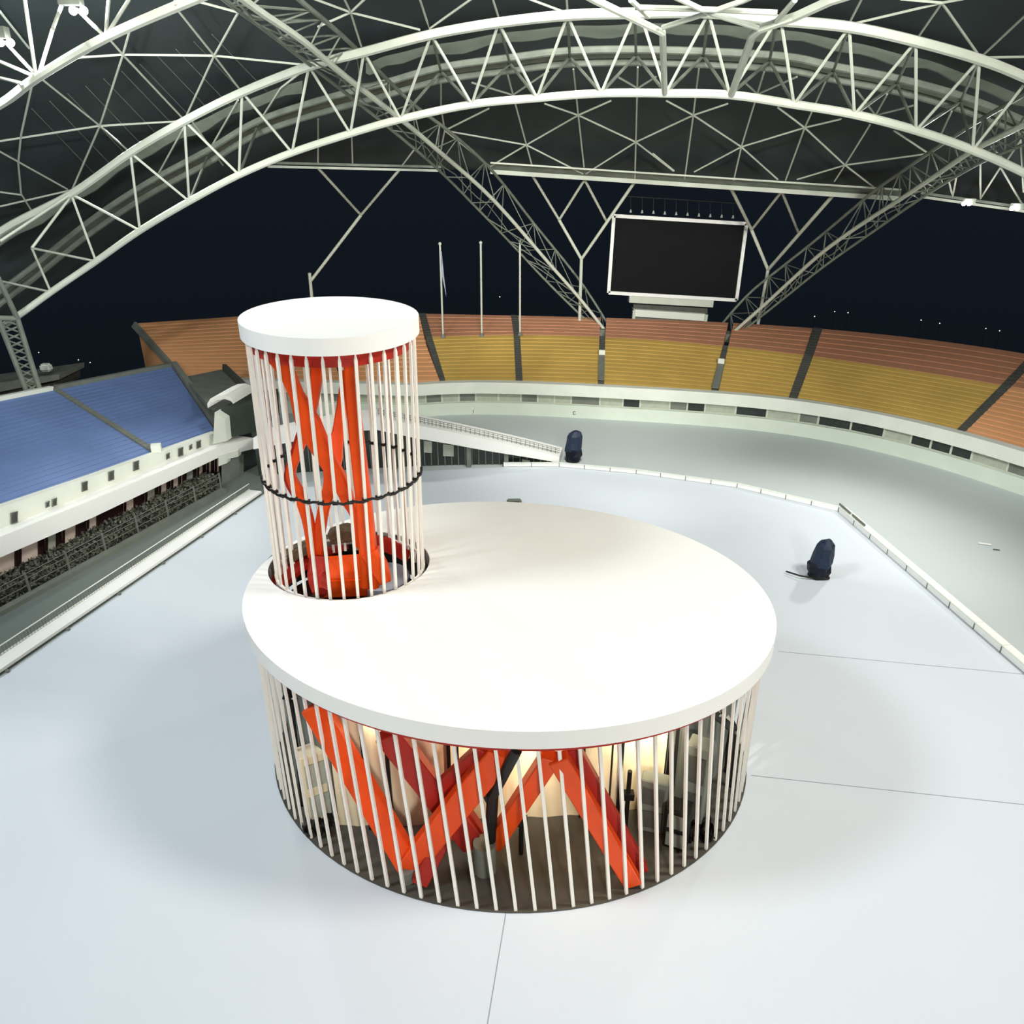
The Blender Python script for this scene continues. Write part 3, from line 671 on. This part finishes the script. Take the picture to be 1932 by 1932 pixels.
arm('machinery',[(535,1055,20.6,.3,.6),(560,1040,21.0,.35,.5),(590,1030,21.2,.3,.5)],BROWNW)
# ================================================================ COVERED LIGHTS
def cover(c,h,wd,rz,label,seed,cable=None):
    r=thing('covered_light',c,label,'covered light'); random.seed(seed)
    def lump(name,prof,m,n=9,jit=.05):
        bm=B(); R=[]
        ph=[2*math.pi*k/n+random.uniform(-.15,.15) for k in range(n)]; rj=[random.uniform(.85,1.12) for _ in range(n)]
        for z,rx,ry,ox,oy in prof:
            ring=[]
            for a,j in zip(ph,rj):
                x=rx*j*math.cos(a)+ox+random.uniform(-jit,jit);y=ry*j*math.sin(a)+oy+random.uniform(-jit,jit)
                R_=Matrix.Rotation(rz,3,'Z')@Vector((x*wd,y*wd,z*h+random.uniform(-jit,jit)*.3)); ring.append(bm.verts.new(c+R_))
            R.append(ring)
        for i in range(len(R)-1):
            for k in range(n): bm.faces.new((R[i][k],R[i][(k+1)%n],R[i+1][(k+1)%n],R[i+1][k]))
        bm.faces.new(R[0]); bm.faces.new(R[-1]); bmesh.ops.triangulate(bm,faces=bm.faces); return mk(name,bm,m,r)
    lump('base',[(0.0,.38,.36,0,0),(.03,.44,.42,0,0),(.08,.42,.4,0,0),(.11,.34,.34,0,0)],BLACK)
    lump('lower_cover',[(.06,.40,.40,0,0),(.2,.48,.44,0,0),(.38,.47,.42,0,0),(.46,.40,.38,.02,0)],NAVYD)
    lump('hood',[(.34,.46,.42,.03,0),(.45,.50,.46,.05,0),(.66,.46,.42,.08,0),(.84,.42,.38,.1,0),(.94,.30,.28,.13,0),(1.,.15,.14,.15,0)],NAVY)
    if cable:
        bm=B(); tube(bm,cable,.035,6); mk('cable',bm,BLACK,r)
cA=P(1542,1088,0.0); cover(cA,1.72,1.02,.1,'navy rain-covered stage light with a black cable, on the floor right of round stage',3,[cA+Vector((-.3,-.3,.1)),cA+Vector((-.8,-.2,.15)),P(1483,1078,.12)])
cB=P(1080,870,0.0); cover(cB,1.85,1.0,-.1,'navy rain-covered stage light standing at the rear tip of the curved walkway',5)
# small things on the ground
p=P(970,948,0)+Vector((0,0,0)); r=thing('floor_box',p,'small grey box just behind the far rim of round stage','box'); 
p=P(970,946,.12); bm=B(); box(bm,p+Vector((0,0,-.0)),(.75,.4,.2),.05); bmesh.ops.bevel(bm,geom=list(bm.edges),offset=.06,segments=2,affect='EDGES'); mk('body',bm,CONC,r)
bm=B(); box(bm,p+Vector((.1,-.2,.02)),(.3,.03,.08),.05); mk('socket',bm,BLACK,r)
p=P(1858,1026,.02); bm=B(); box(bm,p,(.55,.12,.05),-.35); bmesh.ops.bevel(bm,geom=list(bm.edges),offset=.02,segments=1,affect='EDGES'); tag(mk('paper_scrap',bm,WHITE),'small white scrap lying on the track at right','scrap')
p=P(1880,1037,.02); bm=B(); box(bm,p,(.28,.05,.03),-.35); bmesh.ops.bevel(bm,geom=list(bm.edges),offset=.01,segments=1,affect='EDGES'); tag(mk('marker_strip',bm,AISLE),'tiny dark strip beside the white scrap on the track','marker')
# marks on the far wall
for u,ch in((893,'I'),(1084,'D'),(1254,'A')):
    b=min(range(NB),key=lambda i:abs(BASE[i].x-P(u,787).x)); 
    v0=float(np.interp(u,[q_[0] for q_ in base_px],[q_[1] for q_ in base_px])); yy=P(u,v0).y-.04
    cu=bpy.data.curves.new('wall_letter','FONT'); cu.body=ch; cu.size=.34; cu.extrude=.01; cu.align_x='CENTER'
    oc=bpy.data.objects.new('letter_curve',cu); me=bpy.data.meshes.new_from_object(oc); bpy.data.objects.remove(oc); me.materials.clear(); me.materials.append(BLACK)
    o=bpy.data.objects.new('wall_letter',me); COL.objects.link(o)
    o.location=PY(u,v0-5,yy); o.location.y-=.03; o.rotation_euler=(math.pi/2,0,0); tag(o,{'I':'small dark mark on the far wall nearest the tower','D':'small dark letter D on the far wall','A':'small dark letter on the far wall right of the letter D'}[ch],'letter')
# ================================================================ ROOF
def z1(l): return [(x/2.76,y/2.76) for x,y in l]
def zB(l): return [(600+x/2.76,y/2.76) for x,y in l]
def zC(l): return [(1232+x/2.76,y/2.76) for x,y in l]
def dens(l,k=6):
    out=[]
    for i in range(len(l)-1):
        a=l[max(0,i-1)];b=l[i];c=l[i+1];d=l[min(len(l)-1,i+2)]
        for j in range(k):
            f=j/k; out.append(tuple(.5*((2*b[m])+(c[m]-a[m])*f+(2*a[m]-5*b[m]+4*c[m]-d[m])*f*f+(3*b[m]-a[m]-3*c[m]+d[m])*f**3) for m in(0,1)))
    out.append(l[-1]); return out
def chord(name,l,s,r,m,par,n=8,k=5):
    bm=B(); tube(bm,[E(u,v,s) for u,v in dens(l,k)],r,n); return mk(name,bm,m,par)
def strut(name,a,b,sa,sb,r,m,par,n=6):
    bm=B(); tube(bm,[E(*a,sa),E(*b,sb)],r,n); return mk(name,bm,m,par)
# membrane
bnd=[(-420,900),(-200,745),(31,598),(96,551),(181,493),(264,435),(357,380),(451,330),(510,313),(640,316),(830,320),(925,322),(1250,340),(1650,362),(1740,372),(1932,394),(2100,425),(2300,480)]
def ang(p):
    x,y,z=p.x/50,p.y/65,(p.z-6.8)/20; return math.atan2(x,y),math.asin(max(-1,min(1,z)))
BA=[ang(E(u,v,1.)) for u,v in dens(bnd,4)]
ph0,ph1=BA[0][0],BA[-1][0]; NP=90; NTt=26; top_t=math.radians(66)
bm=B(); G=[]
for i in range(NP+1):
    ph=lerp(ph0,ph1,i/NP); tbm=float(np.interp(ph,[b[0] for b in BA],[b[1] for b in BA])); colv=[]
    for j in range(NTt+1):
        th=lerp(tbm,top_t,j/NTt); colv.append(bm.verts.new((50*math.cos(th)*math.sin(ph),65*math.cos(th)*math.cos(ph),6.8+20*math.sin(th))))
    G.append(colv)
for i in range(NP):
    for j in range(NTt): bm.faces.new((G[i][j],G[i+1][j],G[i+1][j+1],G[i][j+1]))
bmesh.ops.solidify(bm,geom=list(bm.faces),thickness=.15)
o=mk('ceiling',bm,MEMB,smooth=True); o['kind']='structure'
# main arch
SU,SL,SR=.86,.80,.93
U=[(-90,520),(0,437),(134,366),(246,288),(348,228),(457,174),(583,125)]+[(687,98),(814,65),(941,43),(1071,29),(1198,25),(1337,24),(1466,38),(1602,51),(1728,78),(1848,112),(1932,145),(2060,205)]
Lc=[(-60,660),(31,598),(96,551),(181,493),(264,435),(357,380),(451,330),(551,288),(661,252),(756,225),(890,197),(1013,185),(1134,176),(1256,176),(1377,179),(1498,197),(1612,216),(1728,246),(1835,283),(1932,326),(2050,390)]
ar=thing('arch_truss',E(756,225,SL),'long pale steel arch truss sweeping from lower left across top centre to right edge','truss')
chord('top_chord',U,SU,.175,STEEL,ar); chord('bottom_chord',Lc,SL,.16,STEEL,ar,10)
R1=[(-60,600),(0,550),(60,505),(127,450),(203,393),(290,338),(391,284),(485,229),(600,190),(727,156),(832,127),(962,109),(1075,96),(1232,94),(1467,105),(1572,125),(1692,148),(1812,181),(1932,228),(2040,280)]
R2=[(u,v+24) for u,v in R1]
chord('rear_chord',R1,.93,.16,STEELD,ar); chord('rear_chord',R2,.93,.16,STEELD,ar)
bm=B(); L=[]
for (u,v) in dens(R1,4): 
    a=E(u,v+8,.945);b=E(u,v+18,.945); L.append([a,b,b+Vector((0,.2,0)),a+Vector((0,.2,0))])
strip_solid(bm,L); mk('catwalk',bm,STEELD,ar)
# webs: lower node i joined to the two upper nodes beside it
un=U[2:18]; ln=Lc[3:20]
pairs=[]
for k,up_ in enumerate(U[2:18]):
    l0=Lc[3+k] ; l1=Lc[4+k]
    pairs+= [(up_,l0),(up_,l1)]
pairs=[((60,468),(96,551)),((60,468),(181,493)),((134,366),(181,493)),((134,366),(264,435)),((246,288),(264,435)),((246,288),(357,380)),((348,228),(357,380)),((348,228),(451,330)),((457,174),(451,330)),((457,174),(551,288)),((583,125),(551,288)),((583,125),(661,252)),((687,98),(661,252)),((687,98),(756,225)),
((814,65),(756,225)),((814,65),(890,197)),((941,43),(890,197)),((941,43),(1013,185)),((1071,29),(1013,185)),((1071,29),(1134,176)),((1198,25),(1134,176)),((1208,25),(1256,176)),((1337,24),(1256,176)),((1337,24),(1377,179)),((1462,43),(1377,179)),((1474,43),(1498,197)),((1602,51),(1498,197)),((1602,51),(1612,216)),((1728,78),(1612,216)),((1728,78),(1728,246)),((1848,112),(1728,246)),((1848,112),(1835,283)),((1932,160),(1835,283)),((0,530),(96,551)),((134,366),(0,455)),((134,370),(60,468))]
for a,b in pairs: strut('web_member',a,b,SU,SL,.062,STEEL,ar)
rn=[(391,296),(485,241),(832,135),(962,120),(1075,108),(1200,105),(1327,106),(1452,115),(1572,135),(1692,158),(1812,192)]
rl=[(357,380),(451,330),(890,197),(1013,185),(1134,176),(1256,176),(1377,179),(1498,197),(1612,216),(1728,246),(1835,283)]
for i,(a,b) in enumerate(zip(rn,rl)):
    strut('rear_web',a,b,.93,SL,.07,STEELD,ar)
    if i>1: strut('rear_web',a,rl[i-1] if i>2 else (756,225),.93,SL,.07,STEELD,ar)
for a,b in zip(rn[2:],[(814,65),(941,43),(1071,29),(1198,25),(1337,24),(1466,38),(1602,51),(1728,78),(1848,112)]): strut('tie',a,b,.93,SU,.06,STEELD,ar)
for k,(l,s,lab) in enumerate([([(690,128),(760,108),(900,80),(1070,60),(1250,55),(1430,62),(1600,88),(1750,125),(1880,170),(1990,215)],.96,'pale grey-green strip of painted light curving just under the arch truss top chord'),([(-40,470),(80,410),(200,330),(330,258),(450,205),(570,160)],.965,'pale grey-green strip of painted light behind the left half of arch truss')]):
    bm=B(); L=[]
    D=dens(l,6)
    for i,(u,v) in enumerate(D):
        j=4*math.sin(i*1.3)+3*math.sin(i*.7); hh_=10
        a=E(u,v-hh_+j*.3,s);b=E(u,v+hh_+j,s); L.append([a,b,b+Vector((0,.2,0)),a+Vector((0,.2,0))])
    strip_solid(bm,L); tag(mk('painted_light_band',bm,MEMBL),lab,'painted light')  # wavy strips stand in for a lit band on the roof underside
# left mast
r=thing('lattice_mast',PY(60,735,44),'grey steel lattice mast at the left edge carrying the arch truss','mast')
mp=[((-4,600),(50,738)),((33,601),(76,738)),((-4,524),(33,601)),((-4,600),(33,601))]
for a,b in mp:
    bm=B(); tube(bm,[E(*a,SL-.01),E(*b,SL-.01)],.13,8); mk('mast_leg',bm,STEELD,r)
for i in range(10):
    f0,f1=i/10,(i+1)/10; a=(lerp(-4,50,f0),lerp(600,738,f0)); b=(lerp(33,76,f1),lerp(601,738,f1)); c=(lerp(33,76,f0),lerp(601,738,f0)); d_=(lerp(-4,50,f1),lerp(600,738,f1))
    strut('brace',a,b,SL-.01,SL-.01,.05,STEELD,r); strut('brace',c,d_,SL-.01,SL-.01,.05,STEELD,r)
# slanting arches (triangular trusses going down to the far stand)
def slant(label,front,left,right,s0,s1,seg=16):
    ar=thing('slanting_truss',E(*front[-1],s1),label,'truss')
    def S_(f): return lerp(s0,s1,f)
    def samp(l,f):
        x=f*(len(l)-1); i=min(len(l)-2,int(x)); return tuple(lerp(l[i][m],l[i+1][m],x-i) for m in(0,1))
    ch=[]
    for nm,l,ds,rr in(('front_chord',front,0,.12),('side_chord',left,.015,.08),('side_chord',right,.04,.09)):
        l=dens(l,4); pts=[E(*samp(l,k/40),S_(k/40)+ds) for k in range(41)]; bm=B(); tube(bm,pts,rr,8); mk(nm,bm,STEEL if ds==0 else STEELD,ar); ch.append(pts)
    for k in range(seg):
        i0=int(k*40/seg);i1=int((k+1)*40/seg); im=(i0+i1)//2
        for A,C in((0,1),(0,2),(1,2)):
            bm=B(); tube(bm,[ch[A][i0],ch[C][im]],.035,5); mk('web_member',bm,STEELD,ar)
            bm=B(); tube(bm,[ch[C][im],ch[A][i1]],.035,5); mk('web_member',bm,STEELD,ar)
    bm=B(); tube(bm,[ch[0][k].lerp(ch[1][k],.5)+Vector((.05*math.sin(k),0,.12*math.sin(k*1.9))) for k in range(41)],.035,5); mk('cable',bm,STEELD,ar)
    bm=B(); box(bm,ch[0][-1]-Vector((0,0,.2)),(1.1,1.1,.6)); mk('foot_block',bm,CONC,ar)
slant('pale steel slanting truss from top left down to the stand left of scoreboard',
 [(330,-110),(460,0),(565,72),(640,135),(756,225),(825,283),(926,372),(1035,496),(1093,562),(1140,622)],
 [(300,-100),(424,0),(505,60),(583,121),(734,241),(828,321),(900,393),(962,457),(1040,540),(1130,628)],
 [(440,-110),(565,0),(620,45),(675,95),(774,192),(850,250),(926,319),(1009,424),(1096,532),(1156,627)],.80,.93)
slant('pale steel slanting truss from right edge down to the stand right of scoreboard',
 [(2060,165),(1932,235),(1837,283),(1770,328),(1703,373),(1630,420),(1558,471),(1500,522),(1449,569),(1380,630)],
 [(2060,215),(1950,265),(1862,301),(1800,335),(1739,373),(1650,435),(1558,500),(1495,550),(1435,598),(1388,634)],
 [(2060,100),(1932,178),(1840,232),(1750,290),(1700,325),(1645,364),(1544,449),(1480,500),(1413,554),(1358,616)],.80,.94)
# upper left arch
a2=thing('arch_truss',E(72,145,.8),'pale steel arch truss crossing the top left corner','truss')
chord('bottom_chord',[(-120,255),(0,197),(72,145),(199,71),(362,0),(480,-45)],.78,.14,STEEL,a2)
for a,b in [((68,145),(47,0)),((72,145),(100,54)),((68,145),(0,116)),((40,157),(0,147)),((199,70),(205,0)),((199,70),(243,0)),((199,70),(145,18)),((68,142),(10,80)),((100,54),(120,0)),((330,5),(362,-20))]: strut('web_member',a,b,.78,.84,.055,STEEL,a2)
# near ring at top centre
a3=thing('ring_truss',E(1337,22,.74),'thick pale steel cross-braced ring truss at the top centre edge','truss')
for l,rr in(([(1090,-18),(1122,0),(1180,28),(1250,62),(1254,176)],.11),([(1640,-22),(1570,0),(1500,32),(1435,54),(1420,67),(1380,178)],.13),([(1286,0),(1337,24),(1406,0)],.075),([(1250,52),(1337,24),(1435,54)],.075),([(1190,0),(1223,31)],.075),([(1465,40),(1500,0)],.075),([(1198,14),(1337,18),(1466,24)],.075),([(1240,-20),(1286,0)],.075),([(1450,-20),(1406,0)],.075)):
    bm=B(); tube(bm,[E(u,v,.77) for u,v in l],rr,8); mk('member',bm,STEEL,a3)
# roof lattice
lat_left=[z1(l) for l in ([(215,410),(520,655),(680,795)],[(0,735),(520,655),(960,630)],[(520,655),(640,285),(675,160)],[(520,655),(370,1000)],[(575,210),(640,285)],[(400,300),(640,285),(1115,290),(1610,340)],[(640,285),(960,625)],[(1115,290),(960,625)],[(1115,290),(915,40)],[(1115,290),(1240,65)],[(1115,290),(1260,480)],[(1240,65),(1000,0)],[(165,450),(110,700),(95,850),(110,1010),(160,1090)],[(0,1075),(370,990)],[(0,1000),(110,1015)],[(0,790),(350,985)],[(0,60),(150,250)],[(1340,650),(1460,460),(1600,350)],[(1080,800),(1240,520)],[(800,950),(970,640)],[(-200,770),(0,735)],[(1000,630),(1160,860)])]
lat_c=[zB(l) for l in ([(-60,-20),(170,65),(530,155)],[(170,65),(130,-20)],[(170,65),(0,140)],[(170,65),(225,240)],[(260,-20),(170,65)],[(525,-20),(580,150),(820,-20)],[(905,-20),(940,90)],[(1060,-20),(1300,70)],[(1293,-20),(1300,70)],[(660,680),(890,565)],[(660,680),(1085,755)],[(1085,755),(900,865)],[(1085,755),(1030,550),(985,380)],[(1085,755),(1355,600)],[(1085,755),(1115,865)],[(1085,755),(1380,905)],[(1355,600),(1180,540)],[(1355,600),(1525,525)],[(1355,600),(1330,360)],[(1355,600),(1385,870)],[(1355,600),(1655,740)],[(1655,740),(1665,350)],[(1655,740),(1954,600)],[(1655,740),(1395,905)],[(1655,740),(1650,930)],[(1655,740),(1850,890)],[(640,340),(640,560),(660,680)],[(660,680),(640,780)],[(800,430),(1015,495),(1200,370)],[(1560,400),(1665,460),(1760,400)],[(175,700),(180,850)],[(440,860),(500,780)],[(0,620),(0,850)],[(660,680),(900,870)])]
lat_r=[zC(l) for l in ([(70,525),(210,600),(460,765)],[(210,600),(390,540)],[(240,350),(210,600),(165,930)],[(460,765),(790,665),(980,620)],[(580,370),(525,550),(460,765),(420,940)],[(460,765),(215,895)],[(460,765),(650,935)],[(650,560),(790,665),(1000,860)],[(900,420),(790,665),(690,940)],[(1130,650),(1000,860),(945,945)],[(1000,860),(1435,800)],[(1000,860),(750,935)],[(1000,860),(1150,975)],[(1435,800),(1255,680)],[(1500,700),(1555,580)],[(480,430),(545,490),(750,400)],[(1060,470),(1160,600),(1355,550)],[(1160,600),(1220,490)],[(1505,15),(1040,125)],[(1505,15),(1380,195)],[(1505,15),(1705,300)],[(1290,-5),(1505,15),(1640,-10)],[(1020,125),(1095,-20)],[(1705,300),(1960,60)],[(1705,300),(1980,295)],[(1580,920),(1560,1025),(1540,940)],[(1705,845),(1705,1030)],[(1810,870),(1705,1035)],[(1810,870),(1920,1060)],[(1915,730),(1840,840)],[(1915,730),(1930,1000)],[(1760,760),(1840,840)],[(0,800),(110,890)])]
for L_,lab in((lat_left,'thin triangulated steel lattice under the roof membrane at left'),(lat_c,'thin triangulated steel lattice under the roof membrane at centre'),(lat_r,'thin triangulated steel lattice under the roof membrane at right')):
    r=thing('roof_lattice',E(*L_[0][0],.97),lab,'lattice')
    for l in L_:
        bm=B(); pts=[]
        for i in range(len(l)-1):
            for f in range(4): pts.append(tuple(lerp(l[i][m],l[i+1][m],f/4) for m in(0,1)))
        pts.append(l[-1]); tube(bm,[E(u,v,.965) for u,v in pts],.05,6); mk('purlin',bm,STEEL,r)
# fine ribs on the left membrane
r=thing('cable_net',E(150,200,.99),'faint thin parallel cables under the dark roof at left','cables')
for k in range(11):
    a=(60+k*34,205-k*14);b=(a[0]+120,a[1]+125); bm=B(); tube(bm,[E(lerp(a[0],b[0],f/5),lerp(a[1],b[1],f/5),.985) for f in range(6)],.022,4); mk('cable',bm,STEELD,r)
# fascias
r=thing('fascia_beam',E(1280,340,.97),'long grey steel fascia beam at the roof edge above scoreboard','beam')
bm=B(); L=[]
for k in range(13):
    u=lerp(925,1700,k/12); vt=lerp(307,358,k/12); a=E(u,vt,.965);b=E(u,vt+15,.965); L.append([a,b,b+Vector((0,.4,0)),a+Vector((0,.4,0))])
strip_solid(bm,L); mk('web_plate',bm,STEELD,r)
bm=B(); bar(bm,[E(lerp(925,1700,k/12),lerp(324,375,k/12),.96) for k in range(13)],.3,.26); mk('bottom_flange',bm,STEEL,r)
bm=B(); bar(bm,[E(lerp(925,1700,k/12),lerp(307,358,k/12),.96) for k in range(13)],.2,.1); mk('top_flange',bm,STEEL,r)
for lab,a,b,mm in(('thin grey steel fascia beam at the roof edge above round tower',(505,311),(832,319),7),('thin pale steel fascia beam at roof edge near right floodlights',(1738,368),(2050,412),10)):
    r=thing('fascia_beam',E(*a,.97),lab,'beam')
    for nm,dv in(('top_flange',-4),('bottom_flange',3)):
        bm=B(); bar(bm,[E(lerp(a[0],b[0],k/8),lerp(a[1],b[1],k/8)+dv,.965) for k in range(9)],.2,.14); mk(nm,bm,STEELD if dv<0 else STEEL,r)
# branching columns
def tree(label,segs,base,extra=None):
    r=thing('branching_column',PY(*base,60),label,'column','branching roof columns')
    for nm,a,b,rr in segs:
        bm=B(); ya=E(*a,.965).y if a[1]<380 else 59.; yb_=E(*b,.965).y if b[1]<380 else 59.5
        if nm=='post': ya=59.5; yb_=60.
        tube(bm,[PY(*a,ya),PY(*b,yb_)],rr,8); mk(nm,bm,STEEL,r)
tree('white branching column holding the roof edge left of scoreboard',[('branch',(1005,332),(1055,415),.09),('branch',(1055,415),(1097,489),.11),('branch',(1103,339),(1055,415),.09),('branch',(1103,339),(1144,417),.09),('branch',(1197,344),(1097,489),.11),('post',(1097,489),(1093,614),.12)],(1093,614))
tree('white branching column holding the roof edge right of scoreboard',[('branch',(1379,355),(1418,434),.11),('branch',(1418,434),(1449,509),.12),('branch',(1475,361),(1418,434),.09),('branch',(1475,361),(1507,441),.09),('branch',(1572,368),(1449,509),.12),('post',(1449,509),(1426,634),.12)],(1426,634))
tree('white branching column rising behind the round tower',[('branch',(600,317),(681,406),.09),('branch',(752,322),(681,406),.09),('branch',(681,406),(587,529),.11),('post',(584,515),(592,600),.12)],(592,600))
# floodlight fixtures seen in frame
for (u,v,s,lab) in((1825,383,.94,'bright floodlight on right roof edge, left of the pair'),(1916,392,.94,'bright floodlight at the extreme right of roof edge'),(143,13,.80,'bright floodlight near the top left, inner of the pair'),(5,74,.80,'bright floodlight at the left edge of the photo under roof')):
    c=E(u,v,s); r=thing('floodlight',c,lab,'floodlight','roof floodlights')
    dr_=(Vector((0,20,3))-c).normalized()
    bm=B(); box(bm,c-dr_*.25,(.6,.3,.3)); mk('housing',bm,STEELD,r)
    for k in range(2):
        bm=B(); bmesh.ops.create_uvsphere(bm,u_segments=14,v_segments=8,radius=.11,matrix=Matrix.Translation(c+dr_*.12+Vector((-.15+.3*k,0,0)))); mk('lens',bm,LAMP,r)
    bm=B(); tube(bm,[c-dr_*.2,E(u,v-6,s+.02)],.05,6); mk('bracket',bm,STEELD,r)
    l=bpy.data.lights.new('floodlight_glow','POINT'); l.energy=30 if u<1000 else 60; l.shadow_soft_size=.3; o=bpy.data.objects.new('floodlight_glow',l); COL.objects.link(o); o.location=c+dr_*.7
    if u<1000: spot('floodlight_backspill',c+Vector((-.5,.9,.2)),E(260 if u>100 else 60,200 if u>100 else 330,1.),4200,120,.3,(.93,1,1),.8)
# distant city lights
for k,(u,v) in enumerate(((12,710),(73,665),(148,679),(170,684),(297,685),(943,560),(1537,597),(1575,588),(1600,590),(1738,604),(1773,610),(1860,620),(1886,624))):
    c=PY(u,v,110); r=thing('street_lamp',c,ORD[k]+' tiny distant street lamp from the left, glowing beyond the stadium','street lamp','distant street lamps')
    bm=B(); bmesh.ops.create_uvsphere(bm,u_segments=8,v_segments=6,radius=.08,matrix=Matrix.Translation(c)); mk('bulb',bm,DOT,r)
    bm=B(); tube(bm,[c,c-Vector((0,0,5))],.02,6); mk('pole',bm,BLACK,r)
# left back: building behind the mast
r=thing('rooftop_building',PY(60,735,46),'low grey flat-roofed building at the left edge beside the mast','building')
bm=B(); hexa(bm,[PY(-60,752,46),PY(112,716,46),PY(112,706,46),PY(-60,730,46)],(0,3,0)); mk('roof_edge',bm,CONC,r)
bm=B(); hexa(bm,[PY(-60,765,46.5),PY(105,735,46.5),PY(105,712,46.5),PY(-60,740,46.5)],(0,3,0)); mk('wall',bm,AISLE,r)
bm=B(); c=PY(87,693,46); box(bm,c,(.6,.5,.45)); bmesh.ops.bevel(bm,geom=list(bm.edges),offset=.1,segments=2,affect='EDGES'); mk('roof_unit',bm,CREAM,r)
bpy.context.view_layer.update()
